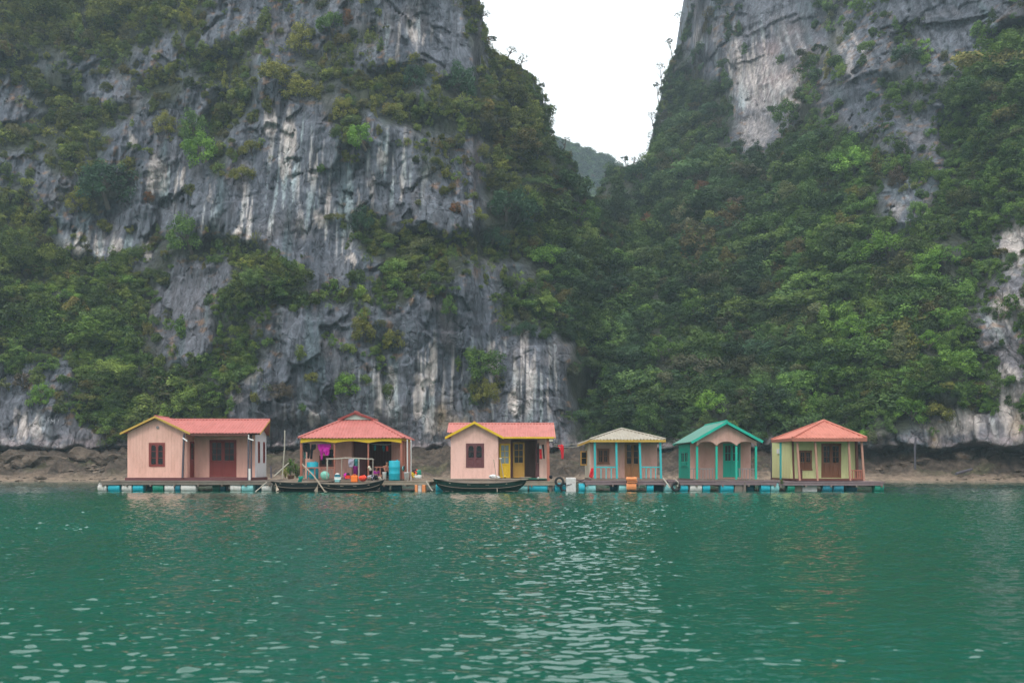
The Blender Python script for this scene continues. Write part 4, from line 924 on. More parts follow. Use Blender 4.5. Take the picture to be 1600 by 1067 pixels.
def corr(parent, pts, mat, period=.2, amp=.022, name='roof', eave=None, sheetw=1.0):
    """corrugated roof slope on a convex outline; eave: the direction across the corrugation"""
    pts = [Vector(p) for p in pts]; e = (Vector(eave) if eave else (pts[1] - pts[0])).normalized()
    n = Vector((0, 0, 0))
    for i in range(1, len(pts) - 1): n += (pts[i] - pts[0]).cross(pts[i+1] - pts[0])
    n.normalize()
    if n.z < 0: n = -n
    e = (e - n * e.dot(n)).normalized(); d = n.cross(e); o = pts[0]
    if d.z < 0: d = -d
    P2 = [((p - o).dot(e), (p - o).dot(d)) for p in pts]
    s0 = min(p[0] for p in P2); s1 = max(p[0] for p in P2); k = max(4, int((s1 - s0) / period * 6)); mb = MB(); prev = None
    for i in range(k + 1):
        s = s0 + (s1 - s0) * i / k; t0, t1 = clip_t(P2, min(max(s, s0 + 1e-5), s1 - 1e-5)); h = amp * math.sin(2 * math.pi * s / period)
        h += .008 * math.floor(s / sheetw % 2)
        jt = .012 * math.sin(math.floor(s / sheetw) * 7.3)
        a = o + e * s + d * (t0 - jt) + n * h; b = o + e * s + d * t1 + n * h
        i0 = len(mb.v); mb.v += [tuple(a), tuple(b), tuple(a - n * .012), tuple(b - n * .012)]
        if prev is not None: mb.f += [(prev, i0, i0 + 1, prev + 1), (prev + 2, prev + 3, i0 + 3, i0 + 2), (prev, prev + 2, i0 + 2, i0), (prev + 1, i0 + 1, i0 + 3, prev + 3)]
        prev = i0
    return mb.build(name, mat, parent)
def ridge(parent, p, q, mat, r=.07):
    mb = MB(); mb.tube([p, q], r, 8); return mb.build('ridge_cap', mat, parent)
def railing(parent, p, q, n, mat, h=.75, w=.05, post=False, name='railing', low=0.0):
    p = Vector(p); q = Vector(q); mb = MB(); mb.bar(p + Vector((0, 0, h)), q + Vector((0, 0, h)), w * 1.3, w)
    if low: mb.bar(p + Vector((0, 0, low)), q + Vector((0, 0, low)), w, w * .8)
    o = mb.build(name, mat, parent)
    for i in range(n):
        c = p.lerp(q, (i + 1) / (n + 1)); b = MB(); b.bar(c + Vector((0, 0, .02)), c + Vector((0, 0, h - w / 2)), w * .8); b.build('baluster', mat, o)
    return o
def post(parent, base, top, mat, w=.1, name='post'):
    mb = MB(); mb.bar(base, top, w, w, (0, 1, 0)); return mb.build(name, mat, parent)
def floor_slab(parent, x0, x1, y0, y1, z0, z1, mat, name='floor'):
    mb = MB(); mb.wbox(x0, x1, y0, y1, z0, z1); return mb.build(name, mat, parent)
def deck(label, x0, x1, y0, y1, zt, mat, seed=0, th=.055, over=()):
    """floating timber platform: planks running along the front edge, beams and cross joists"""
    r = random.Random(seed); root = empty('floating_deck', ((x0 + x1) / 2, y0, zt), label, 'deck', 'floating decks under the houses')
    # front row of planks, one by one
    yy = y0; row = 0; rest = MB()
    while yy < y1 - .05:
        w = .24; x = x0 + r.uniform(-.15, .15)
        while x < x1 - .1:
            l_ = r.uniform(1.6, 3.2); xe = min(x + l_, x1 + r.uniform(-.12, .12))
            if x1 - xe < .5: xe = x1 + r.uniform(-.1, .1)
            t = MB() if row < 2 else rest; dz = r.uniform(-.012, .012); t.wbox(x + .006, xe - .006, yy + .006, yy + w - .006, zt - th + dz, zt + dz)
            if row < 2: t.build('plank', mat, root)
            x = xe
        yy += w; row += 1
    rest.build('decking', mat, root)
    fb = MB(); x = x0
    fb.wbox(x0 + .05, x1 - .05, y0 + .03, y0 + .11, zt - th - .17, zt - th - .015); fb.build('front_beam', mat, root)
    mid = MB()
    for yb in (y0 + 1.6, y0 + 3.2, y1 - .3):
        if yb < y1: mid.wbox(x0 + .1, x1 - .1, yb, yb + .1, zt - th - .17, zt - th - .015)
    k = int((x1 - x0) / 1.3)
    for i in range(k + 1):
        xx = x0 + .1 + (x1 - x0 - .3) * i / max(k, 1); mid.wbox(xx, xx + .09, y0 - .04, y1 - .05, zt - th - .27, zt - th - .175)
    mid.build('joists', M['wood'], root)
    return root
def house_root(X, Y, z, label): return empty('floating_house', (X, Y, z), label, 'house', 'floating houses in a row')

ZD = 0.62     # deck height
# ---- house with a front gable and a porch at its right (first and third)
def gable_house(label, Y0, px0, px1, pr, recess, depth, ze, zr, zg, main_l, main_r, wallm, roofm, trim, trimw, win_rect, win_rows, ov=0.35, win_mat='maroon', side_mat=None, skirt=True, win_gf=0, win_arch=True, holes_back=(), z0=.8, back_dx=0.0):
    xl, xr = PX(px0, Y0), PX(px1, Y0); xg = (xl + xr) / 2; yb = Y0 + recess; XR = PX(pr, yb); yr = Y0 + depth
    h = house_root((xl + XR) / 2, Y0, ZD, label)
    ye = Y0 - ov; ym = (ye + yr + ov) / 2
    sl = (zr - ze) / (ym - ye)
    gt = lambda a: (zg - .10) - (zg - ze) / ((xr - xl) / 2 + .32) * abs(a - xg)
    f = front(Y0); wr = win_rect
    wall(h, f, xl, xr, z0, gt, wallm, [wr]).name = 'front_wall'
    top_s = lambda a: (zr - .08) - sl * abs(a - ym)
    wall(h, lside(xl), Y0, yr, z0, lambda a: min(top_s(a), gt(xl) + .4) if a > Y0 + .6 else ze, wallm, name='side_wall')
    wall(h, rside(xr), Y0 + .035, yb, z0, ze - .02, wallm, name='porch_side_wall')
    wall(h, front(yb), xr, XR, z0, min(zr - .2, top_s(yb)), wallm, holes_back, name='porch_wall')
    wall(h, rside(XR), yb, yr, z0, top_s, side_mat or wallm, name='end_wall')
    wall(h, back(yr), xl, XR, z0, ze + .05, wallm, name='back_wall')
    floor_slab(h, xl - .15, XR + .1, Y0 - .1, yr + .1, ZD + .01, z0, M['plum'] if skirt else M['wood'])
    # window
    frame(h, f, wr[0] + .05, wr[1] - .05, wr[2] + .05, wr[3] - .05, M[win_mat], .07, .055, 'window_frame', True)
    m = (wr[0] + wr[1]) / 2
    for s, e_ in ((wr[0] + .055, m - .004), (m + .004, wr[1] - .055)): leaf_door(h, f, s, e_, wr[2] + .055, wr[3] - .055, M[win_mat], win_rows, 1, win_gf, win_arch, 'shutter')
    # roofs
    gl = xl - .32; gr = xr + .32; Xm0, Xm1 = main_l, main_r
    corr(h, [(gl, ye - .02, ze), (gl, ym + .8, ze), (xg, ym + .8, zg), (xg, ye - .02, zg)], roofm, name='gable_roof')
    corr(h, [(gr, ye - .02, ze), (xg, ym + .1, zg), (xg, ye - .02, zg)], roofm, name='gable_roof', eave=(0, 1, 0))
    corr(h, [(gr - .04, ye, ze), (Xm1, ye, ze), (Xm1, ym, zr), (xg, ym, zr)], roofm, name='main_roof')
    corr(h, [(Xm0, Y0 + .5, ze + sl * (.5 + ov)), (xg, Y0 + .5, ze + sl * (.5 + ov)), (xg, ym, zr), (Xm0, ym, zr)], roofm, name='main_roof')
    corr(h, [(Xm1 - back_dx, yr + ov, ze), (Xm0, yr + ov, ze), (Xm0, ym, zr), (Xm1, ym, zr)], roofm, name='back_roof')
    ridge(h, (Xm0, ym, zr + .01), (Xm1, ym, zr + .01), roofm, .06); ridge(h, (xg, ye - .03, zg + .01), (xg, ym, zg + .01), roofm, .055)
    # barge boards
    mb = MB(); yf = ye - .05
    for (a, za, b_, zb) in ((gl - .03, ze - .05, xg, zg - .05), (gr + .03, ze - .05, xg, zg - .05)):
        mb.hexa([(a, yf, za - trimw / 2), (b_, yf, zb - trimw / 2), (b_, yf + .03, zb - trimw / 2), (a, yf + .03, za - trimw / 2), (a, yf, za + trimw / 2), (b_, yf, zb + trimw / 2), (b_, yf + .03, zb + trimw / 2), (a, yf + .03, za + trimw / 2)])
    mb.build('barge_board', trim, h)
    mb = MB()
    for (a, za, b_, zb, dx) in ((ye, ze - .06, ym, zr - .06, 0), (yr + ov, ze - .06, ym, zr - .06, back_dx)):
        x = Xm1 - .02; w_ = x - dx; mb.hexa([(w_, a, za - .045), (x, b_, zb - .045), (x + .03, b_, zb - .045), (w_ + .03, a, za - .045), (w_, a, za + .045), (x, b_, zb + .045), (x + .03, b_, zb + .045), (w_ + .03, a, za + .045)])
    mb.build('barge_board', trim, h)
    # rafters under the porch
    mb = MB(); k = 5
    for i in range(k):
        x = gr + .1 + (Xm1 - gr - .3) * i / (k - 1); mb.bar((x, ye + .02, ze - .075), (x, yb, ze - .075 + sl * (yb - ye)), .05, .07)
    mb.bar((gr, Y0 - .02, ze - .05), (Xm1 - .1, Y0 - .02, ze - .05), .06, .1)
    mb.build('rafters', M['dark_brown'], h)
    return h, dict(xl=xl, xr=xr, xg=xg, yb=yb, XR=XR, yr=yr, ye=ye, f=f, fb=front(yb), ze=ze)

# ---- first house
Y1 = 60.6; fb1 = front(Y1 + 1.5)
d1 = (PX(327.6, Y1 + 1.5), PX(369.7, Y1 + 1.5), .81, PZ(687, Y1 + 1.5))
h1, g1 = gable_house('large pink house with salmon roof, maroon window and white end wall, leftmost', Y1, 200, 291, 398.5, 1.5, 4.2, 3.5, 4.42, 4.52, -22.9, PX(407, 60.3), M['pink'], M['roof_pink'], M['mustard'], .13,
    (PX(233.5, Y1), PX(257.6, Y1), PZ(728.5, Y1), PZ(692, Y1)), 3, side_mat=M['white_wall'], holes_back=[d1], win_gf=0, back_dx=.62)
double(h1, fb1, d1, M['maroon'], 3, 2, .45)
for y_ in (Y1 + 2.1, Y1 + 3.4):
    F = rside(g1['XR']); frame(h1, F, y_, y_ + .35, 1.75, 3.0, M['maroon'], .05, .05, 'window_frame', True); leaf_door(h1, F, y_, y_ + .35, 1.75, 3.0, M['maroon'], 3, 1, 0, False, 'shutter', b=.032)
F = rside(g1['xr']); leaf_door(h1, F, Y1 + .55, Y1 + 1.3, .82, 3.0, M['maroon'], 3, 1, .5, False, 'door', b=.034)
post(h1, (PX(285, 60.4), 60.42, .8), (PX(287.5, 60.4), 60.4, 3.45), M['dark_post'], .1)
post(h1, (PX(388, 60.4), 60.42, .64), (PX(388.5, 60.4), 60.4, 3.45), M['dark_post'], .11); post(h1, (PX(392.5, 61.0), 61.0, .64), (PX(392.5, 61), 61.0, 3.5), M['dark_post'], .09)
mb = MB(); mb.lathe([(.09, 0), (.09, .05), (.05, .06)], (g1['xg'] + .05, Y1 - .035, 3.85), (0, -1, 0), 14); mb.build('vent', M['grey_rail'], h1)
mb = MB(); mb.tube([(PX(286, 60.3), 60.25, 3.2), (PX(294, 60.3), 60.15, 3.0)], .04, 8); mb.build('downpipe', M['white'], h1)
mb = MB(); mb.tube([(PX(389, 60.3), 60.2, 3.4), (PX(389, 60.3), 60.2, 3.15), (PX(397, 60.3), 60.2, 3.05)], .04, 8); mb.build('downpipe', M['white'], h1); mb = MB(); mb.tube([(PX(390, 60.2), 60.2, 1.35), (PX(390, 60.2), 60.2, .65)], .07, 10); mb.build('downpipe', M['white'], h1)
mb = MB(); mb.bar((PX(291, 60.3), 60.32, 3.4), (PX(388, 60.3), 60.32, 3.4), .08, .14); mb.build('porch_beam', M['dark_brown'], h1)

# ---- third house
Y3 = 60.4; yb3 = Y3 + 1.2; fb3 = front(yb3)
op3 = (PX(800.5, yb3), PX(837, yb3), .74, PZ(689, yb3))
h3, g3 = gable_house('pink house with bright yellow gable trim, yellow doors and a maroon window', Y3, 705, 778, 855.5, 1.2, 4.2, 3.24, 4.16, 4.17, PX(701, 62.6), PX(868, 60.2), M['pink_b'], M['roof_pink_b'], M['yellow'], .15,
    (PX(728.6, Y3), PX(756, Y3), PZ(729.8, Y3), PZ(693, Y3)), 2, win_mat='plum', win_gf=.40, holes_back=[op3], skirt=False, z0=.74)
frame(h3, fb3, op3[0], op3[1], op3[2], op3[3], M['plum'], .09, .07, 'door_frame')
o = leaf_door(h3, fb3, PX(801.5, yb3), PX(819.5, yb3), .78, PZ(691, yb3), M['ochre'], 3, 2, .42, False, 'door', b=.01); o['label'] = 'ochre door leaf'
o = leaf_door(h3, Fr((PX(780.3, 60.9), 60.95, 0), (1, .12, 0), (.12, -1, 0)), 0, .66, .78, PZ(693, 61), M['yellow'], 3, 2, .42, False, 'door', gl='glass_pale'); o['label'] = 'bright yellow door leaf'
mb = MB(); mb.box(front(60.05), g3['xr'] + .33, PX(866, 60.05), 3.16, 3.26, 0, .03); mb.build('fascia', M['yellow'], h3)
post(h3, (PX(857, 60.3), 60.35, .5), (PX(856, 60.3), 60.35, 3.18), M['post_brown'], .17)
floor_slab(h3, PX(820, 60.3), PX(854, 60.3), 60.0, yb3, .72, .75, M['green_drum'], 'doormat')
mb = MB(); mb.wbox(PX(858, 60.1), PX(864, 60.1), 60.1, 60.2, 3.0, 3.15); mb.build('lamp_box', M['cream'], h3)
leaf_door(h3, fb3, PX(838.5, yb3), PX(842.5, yb3), .78, PZ(692, yb3), M['plum'], 3, 1, .42, False, 'door', b=.03)

# ---- second house: open front with a hipped roof
Y2 = 60.0
h2 = house_root(PX(548, Y2), Y2, ZD, 'open fronted house with salmon hipped roof, yellow scalloped eave board and much laundry')
a_, b_, c_, d_ = P(465.5, 684, 59.6), P(632, 684, 59.6), Vector((PX(644.5, 65.4), 65.4, 3.24)), Vector((PX(465.5, 59.6), 65.4, 3.24))
zg2 = PZ(656, 62.0); gl2, gr2 = P(535, 656, 62.0), P(580.5, 656, 62.0)
c_ = Vector((b_.x, 65.4, a_.z)); d_.z = a_.z
pk = Vector((PX(555, 62), 62.0, PZ(645, 62.0))); pkb = Vector((pk.x, 63.4, pk.z)); glb = Vector((gl2.x, 63.4, gl2.z)); grb = Vector((gr2.x, 63.4, gr2.z))
corr(h2, [a_, b_, gr2, gl2], M['roof_pink'], name='front_roof'); corr(h2, [b_, c_, grb, gr2], M['roof_pink'], name='side_roof'); corr(h2, [d_, a_, gl2, glb], M['roof_pink'], name='side_roof'); corr(h2, [c_, d_, glb, grb], M['roof_pink'], name='back_roof')
lo = lambda p, dx: p + Vector((dx, -.12, .03))
corr(h2, [lo(gl2, -.25), lo(glb, -.25), pkb + Vector((0, 0, .06)), lo(pk, 0)], M['roof_pink'], name='gablet_roof'); corr(h2, [lo(gr2, .25), lo(grb, .25), pkb + Vector((0, 0, .06)), lo(pk, 0)], M['roof_pink'], name='gablet_roof')
mb = MB(); mb.poly([gl2 + Vector((.1, -.02, .02)), gr2 + Vector((-.1, -.02, .02)), pk + Vector((0, -.02, -.03))], .03, (0, -1, 0)); mb.build('gablet_board', M['greygreen'], h2)
mb = MB(); mb.poly([grb, glb, pkb], .03, (0, 1, 0)); mb.build('gablet_board', M['greygreen'], h2)
for p, q in ((a_, gl2), (b_, gr2), (c_, grb), (d_, glb), (pk + Vector((0, -.12, .05)), pkb + Vector((0, 0, .08)))): ridge(h2, p + Vector((0, 0, .02)), q + Vector((0, 0, .02)), M['roof_pink'], .065)
mb = MB()
for p, q in ((gl2 + Vector((-.25, -.16, 0)), pk + Vector((0, -.16, 0))), (gr2 + Vector((.25, -.16, 0)), pk + Vector((0, -.16, 0)))): mb.bar(p, q, .04, .14)
mb.build('barge_board', M['maroon'], h2)
fv = front(59.75); xs2 = [PX(470.5, 59.8), PX(522.5, 59.8), PX(575.3, 59.8), PX(627, 59.8)]
def scallop(a):
    for s, e_ in zip(xs2[:-1], xs2[1:]):
        if s <= a <= e_: t = (a - s) / (e_ - s); return 2.88 + .12 * math.sin(math.pi * t)
    return 2.88
wall(h2, fv, xs2[0] - .02, xs2[-1] + .02, scallop, 3.215, M['yellow'], name='valance', bw=.16)
wall(h2, rside(PX(627, 59.8)), 59.8, 64.9, 3.04, 3.2, M['yellow'], name='valance', bw=.16)
for i, x in enumerate(xs2): post(h2, (x, 59.85, ZD), (x, 59.85, 3.05), M['post_brown'], .13 if i in (0, 3) else .09)
XR2 = xs2[-1]
for y_ in (61.0, 62.2, 63.4, 64.8): post(h2, (XR2, y_, ZD), (XR2, y_, 3.1), M['post_brown'], .1)
mb = MB(); mb.tube([(XR2 + .35, 59.9, 3.1), (XR2 + .35, 60.0, .62)], .035, 8); mb.build('downpipe', M['white'], h2); mb = MB(); mb.tube([(XR2 + .5, 60.6, 3.1), (XR2 + .5, 60.6, .62)], .03, 8); mb.build('downpipe', M['white'], h2)
yw = 61.9; fw = front(yw); w2 = (PX(499.5, yw), PX(521.5, yw), PZ(728.5, yw), PZ(712, yw))
wall(h2, fw, PX(478, yw), PX(549, yw), ZD + .12, 3.15, M['pink'], [w2], name='front_wall')
frame(h2, fw, w2[0] + .06, w2[1] - .06, w2[2] + .06, w2[3] - .06, M['dark_brown'], .07, .05, 'window_frame', True)
m = (w2[0] + w2[1]) / 2
for s, e_ in ((w2[0] + .07, m - .03), (m + .03, w2[1] - .07)): leaf_door(h2, fw, s, e_, w2[2] + .07, w2[3] - .07, M['dark_brown'], 1, 1, 0, False, 'shutter', b=-.01)
wall(h2, lside(PX(478, yw)), yw, 65.0, ZD + .12, 3.15, M['pink'], name='side_wall'); wall(h2, rside(PX(549, yw)), yw, 65.0, ZD + .12, 3.15, M['brown_pink'], name='inner_wall')
wall(h2, back(65.0), PX(478, yw), XR2, ZD, 3.2, M['brown_pink'], name='back_wall'); wall(h2, rside(XR2 - .04), 63.4, 65.0, ZD, 3.15, M['brown_pink'], name='side_wall')
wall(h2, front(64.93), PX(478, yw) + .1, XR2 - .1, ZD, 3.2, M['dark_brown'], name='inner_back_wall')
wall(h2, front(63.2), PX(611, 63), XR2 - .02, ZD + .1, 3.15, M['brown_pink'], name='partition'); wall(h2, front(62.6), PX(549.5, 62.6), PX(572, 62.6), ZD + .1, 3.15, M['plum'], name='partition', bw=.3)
floor_slab(h2, xs2[0] - .1, XR2 + .1, 59.75, 65.05, ZD + .01, ZD + .1, M['wood'])
mb = MB(); mb.wbox(xs2[0] - .3, XR2 + .2, 60.2, 65.1, 3.222, 3.24); mb.build('ceiling', M['brown_pink'], h2)
railing(h2, (xs2[0] + .07, 59.85, ZD), (xs2[1] - .07, 59.85, ZD), 4, M['post_brown'], .78, .07); railing(h2, (PX(585, 59.8), 59.85, ZD), (PX(629, 59.8), 59.85, ZD), 4, M['post_brown'], .82, .07)

# ---- fourth house
Y4 = 61.2; yp4 = 60.0
h4 = house_root(PX(972, Y4), Y4, ZD, 'brownish pink house with a beige grey roof and turquoise posts')
A, B = P(921.5, 686.5, yp4 - .3), P(1040, 686.5, yp4 - .3); C = Vector((B.x, 65.8, A.z)); D_ = Vector((PX(902.5, 65.6), 65.6, PZ(694.5, 65.6))); AP = P(971, 670, 62.6)
corr(h4, [A, B, AP], M['roof_grey'], name='front_roof'); corr(h4, [B, C, AP], M['roof_grey'], name='side_roof'); corr(h4, [C, D_, AP], M['roof_grey'], name='back_roof'); corr(h4, [D_, A, AP], M['roof_grey'], name='side_roof')
for p in (A, B, C, D_): ridge(h4, p + Vector((0, 0, .03)), AP + Vector((0, 0, .03)), M['roof_grey'], .06)
mb = MB(); dz = Vector((0, 0, -.09)); mb.bar(A + dz + Vector((0, -.02, 0)), B + dz + Vector((0, -.02, 0)), .04, .13); mb.bar(A + dz, D_ + dz, .04, .13); mb.bar(B + dz, C + dz, .04, .13); mb.build('fascia', M['mustard'], h4)
F4 = front(Y4); x40, x41 = PX(922.5, Y4), PX(1026, Y4); w4 = (PX(933, Y4), PX(952, Y4), PZ(724.6, Y4), PZ(700.5, Y4)); d4 = (PX(976, Y4), PX(1000.5, Y4), .8, PZ(691.5, Y4))
wall(h4, F4, x40, x41, .76, 3.08, M['brown_pink'], [w4, d4], name='front_wall'); wall(h4, lside(x40), Y4 + .03, 65.3, .76, lambda a: 3.05 - .05 * (a - Y4), M['cream'], name='side_wall'); wall(h4, rside(x41), Y4 + .03, 65.3, .76, 3.05, M['brown_pink'], name='side_wall'); wall(h4, back(65.3), x40, x41, .76, 2.9, M['brown_pink'], name='back_wall')
double(h4, F4, d4, M['tan_door'], 3, 1, .4); double(h4, F4, w4, M['brown_door'], 2, 2, 0, False, 'window')
floor_slab(h4, x40 - .05, x41 + .3, yp4 - .1, 65.4, ZD + .01, .75, M['wood'])
for t, (pb, pt) in enumerate(((930, 929), (964, 962.5), (1001.5, 998.8), (1033, 1031))): post(h4, (PX(pb, yp4), yp4, ZD), (PX(pt, yp4), yp4 - .1, 3.06), M['turq'], .12)
railing(h4, (PX(931, yp4), yp4, ZD), (PX(963, yp4), yp4, ZD), 3, M['turq'], .82, .07); railing(h4, (PX(1002, yp4), yp4, ZD), (PX(1032, yp4), yp4, ZD), 3, M['turq'], .82, .07)
leaf_door(h4, Fr((x40 - .01, 63.6, 0), (-.9, -.25, 0), (.25, -.9, 0)), 0, .5, PZ(727, 63.4), PZ(704.5, 63.4), M['ochre'], 2, 1, 0, False, 'shutter')['label'] = 'tan shutter standing open'
mb = MB(); mb.box(lside(x40), 63.62, 64.3, 1.6, 2.5, .035, .05); mb.build('window', M['glass'], h4)

# ---- fifth house
Y5 = 61.7; yp5 = 59.8
h5 = house_root(PX(1125, Y5), Y5, ZD, 'pink house with teal doors and side wall, three arches and a green roof')
Pk, PkB = P(1135.6, 658.2, yp5 - .35), Vector((PX(1135.6, yp5 - .35), 66.1, PZ(658.2, yp5 - .35) + .02))
EL, ELB = P(1080, 690, yp5 - .35), Vector((PX(1080, yp5 - .35), 66.1, PZ(690, yp5 - .35))); ER, ERB = P(1192, 688.8, yp5 - .35), Vector((PX(1192, yp5 - .35), 66.1, PZ(688.8, yp5 - .35)))
corr(h5, [EL, ELB, PkB, Pk], M['roof_teal'], name='left_roof'); corr(h5, [ER, ERB, PkB, Pk], M['roof_teal'], name='right_roof'); ridge(h5, Pk + Vector((0, 0, .02)), PkB + Vector((0, 0, .02)), M['teal'], .06)
mb = MB()
for E_ in (EL, ER): mb.bar(E_ + Vector((0, -.04, -.06)), Pk + Vector((0, -.04, -.06)), .04, .15)
for E_ in (ELB, ERB): mb.bar(E_ + Vector((0, .04, -.06)), PkB + Vector((0, .04, -.06)), .04, .15)
mb.build('barge_board', M['teal'], h5)
px5 = [PX(q, yp5) for q in (1089, 1119.5, 1150.3, 1181)]; xm = Pk.x
def arches(a):
    for s, e_ in zip(px5[:-1], px5[1:]):
        if s <= a <= e_: t = (a - s) / (e_ - s) * 2 - 1; return PZ(696.5, yp5) + .27 * (1 - abs(t) ** 2.6)
    return PZ(696.5, yp5)
gt5 = lambda a: Pk.z - .13 - (Pk.z - EL.z) / (Pk.x - EL.x) * abs(a - xm)
wall(h5, front(yp5), px5[0] - .04, px5[-1] + .04, arches, gt5, M['brown_pink'], name='gable_wall', bw=.11)
for i, x in enumerate(px5): post(h5, (x, yp5 - .01, ZD), (x, yp5 - .01, PZ(697, yp5)), M['teal'], .12)
F5 = front(Y5); x50, x51 = PX(1078.5, Y5), PX(1172.4, Y5); d5 = (PX(1129.5, Y5), PX(1157, Y5), .8, PZ(692.5, Y5))
wall(h5, F5, x50, x51, .72, 2.95, M['brown_pink'], [d5], name='front_wall'); double(h5, F5, d5, M['teal'], 2, 2, .5)
ws = (62.3, 64.9, 1.5, 2.45); wall(h5, lside(x50), Y5 + .03, 65.8, .72, 2.92, M['teal'], [ws], name='side_wall'); frame(h5, lside(x50), ws[0], ws[1], ws[2], ws[3], M['teal'], .06, .06, 'window_frame', True)
for s, e_ in ((62.32, 63.58), (63.62, 64.88)): leaf_door(h5, lside(x50), s, e_, ws[2] + .02, ws[3] - .02, M['teal'], 1, 2, .3, False, 'shutter')
wall(h5, rside(x51), Y5 + .03, 65.8, .72, 2.92, M['brown_pink'], name='side_wall'); wall(h5, back(65.8), x50, x51, .72, 2.92, M['brown_pink'], name='back_wall')
floor_slab(h5, x50 - .1, x51 + .35, yp5 - .1, 65.9, ZD + .01, .71, M['wood'])
mb = MB(); mb.wbox(x50 + .02, x51 - .02, yp5 + .1, 65.7, 2.955, 2.975); mb.build('ceiling', M['brown_pink'], h5)
railing(h5, (PX(1079, yp5), yp5 + .12, ZD), (PX(1119, yp5), yp5 + .12, ZD), 7, M['grey_rail'], .72, .05); railing(h5, (PX(1150.5, yp5), yp5 + .12, ZD), (PX(1183, yp5), yp5 + .12, ZD), 5, M['grey_rail'], .72, .05)

# ---- sixth house
Y6 = 61.4; yp6 = 60.0
h6 = house_root(PX(1282, Y6), Y6, ZD, 'pale lime green house with a coral pyramid roof, last at the right of the row')
A, B = P(1238, 684.3, yp6 - .3), P(1354.5, 683.5, yp6 - .3); B.z = A.z; C = Vector((B.x, 66.2, A.z)); D_ = Vector((PX(1205.5, 66.2), 66.2, PZ(687, 66.2))); AP = P(1287, 657.3, 62.8)
corr(h6, [A, B, AP], M['roof_coral'], name='front_roof'); corr(h6, [B, C, AP], M['roof_coral'], name='side_roof'); corr(h6, [C, D_, AP], M['roof_coral'], name='back_roof'); corr(h6, [D_, A, AP], M['roof_coral'], name='side_roof')
for p in (A, B, C, D_): ridge(h6, p + Vector((0, 0, .03)), AP + Vector((0, 0, .03)), M['roof_coral'], .07)
mb = MB(); dz = Vector((0, 0, -.1)); mb.bar(A + dz, B + dz, .05, .2); mb.bar(A + dz, D_ + dz, .05, .16); mb.bar(B + dz, C + dz, .05, .16); mb.build('fascia', M['post_brown'], h6)
F6 = front(Y6); x60, x61 = PX(1236, Y6), PX(1336, Y6); w6 = (PX(1248, Y6), PX(1268.4, Y6), PZ(734, Y6), PZ(703.4, Y6)); d6 = (PX(1283, Y6), PX(1314, Y6), .78, PZ(692.5, Y6))
wall(h6, F6, x60, x61, .74, 3.06, M['lime'], [w6, d6], name='front_wall'); wall(h6, lside(x60), Y6 + .03, 65.8, .74, 3.03, M['lime'], name='side_wall'); wall(h6, rside(x61), Y6 + .03, 65.8, .74, 3.03, M['lime'], name='side_wall'); wall(h6, back(65.8), x60, x61, .74, 3.0, M['lime'], name='back_wall')
double(h6, F6, d6, M['brown_door'], 3, 2, .45); double(h6, F6, w6, M['brown_door'], 2, 2, .38, False, 'window')
floor_slab(h6, x60 - .05, PX(1349, yp6) + .1, yp6 - .05, 65.9, ZD + .01, .73, M['dark_brown'])
for pb, pt, y_, mm, w_ in ((1240.5, 1238.5, 60.9, 'dark_brown', .1), (1249.5, 1245.5, yp6, 'post_pink', .11), (1277.5, 1273.5, yp6, 'post_pink', .11), (1328.5, 1326, yp6, 'post_pink', .11), (1350, 1346, yp6, 'post_pink', .11), (1339.5, 1338, 61.2, 'dark_brown', .14)):
    post(h6, (PX(pb, y_), y_, ZD), (PX(pt, y_), y_, 3.06), M[mm], w_)
mb = MB(); mb.box(lside(x60), 63.4, 63.75, .66, 3.0, .035, .075); mb.build('cover_strip', M['turq'], h6); mb = MB(); mb.box(lside(x60), 65.75, 65.85, .6, 3.0, .02, .1); mb.build('corner_post', M['dark_post'], h6)
mb = MB(); mb.box(lside(x60), 63.9, 64.3, 2.3, 2.6, .035, .12); mb.build('meter_box', M['white'], h6)
mb = MB(); mb.bar((PX(1253.5, 61), 61.2, .74), (PX(1253.8, 61), 61.25, 1.3), .12, .05); mb.build('prop_board', M['dark_brown'], h6)
railing(h6, (PX(1328.5, yp6), yp6, ZD), (PX(1350, yp6), yp6, ZD), 5, M['post_brown'], .62, .06, low=.12); railing(h6, (PX(1350, yp6), yp6, ZD), (PX(1350, yp6), 61.3, ZD), 4, M['post_brown'], .62, .06, low=.12)

# ------------------------------------------------------------------ decks
DY = 58.9
deck('weathered grey deck under the first pink house', PX(157, DY), PX(425, DY), DY, 65.3, ZD, M['wood'], 1)
deck('pale plank deck under the open fronted house with laundry', PX(425.8, DY), PX(672, DY), DY, 65.3, ZD - .01, M['wood_pale'], 2)
deck('deck under the pink house with yellow trim', PX(690, DY), PX(869, DY), DY, 65.2, ZD - .03, M['wood_pale'], 3)
deck('deck under the house with turquoise posts', PX(913, DY), PX(1043, DY), DY, 65.6, ZD, M['wood_purple'], 4)
deck('long brown deck under the house with three arches', PX(1043.8, DY), PX(1215, DY), DY, 66.0, ZD - .01, M['wood_purple'], 5)
deck('purplish deck under the lime green house at the right end', PX(1216, DY), PX(1382, DY), DY, 66.0, ZD - .04, M['wood_purple'], 6)
mb = MB(); root = empty('gangplank', (PX(890, 60), 60.5, .55), 'low walkway between the third house and the house with turquoise posts', 'walkway')
for k in range(5): b = MB(); b.wbox(PX(869.5, 60) , PX(912, 60), 60.0 + k * .25, 60.24 + k * .25, .47, .52); b.build('plank', M['wood'], root)

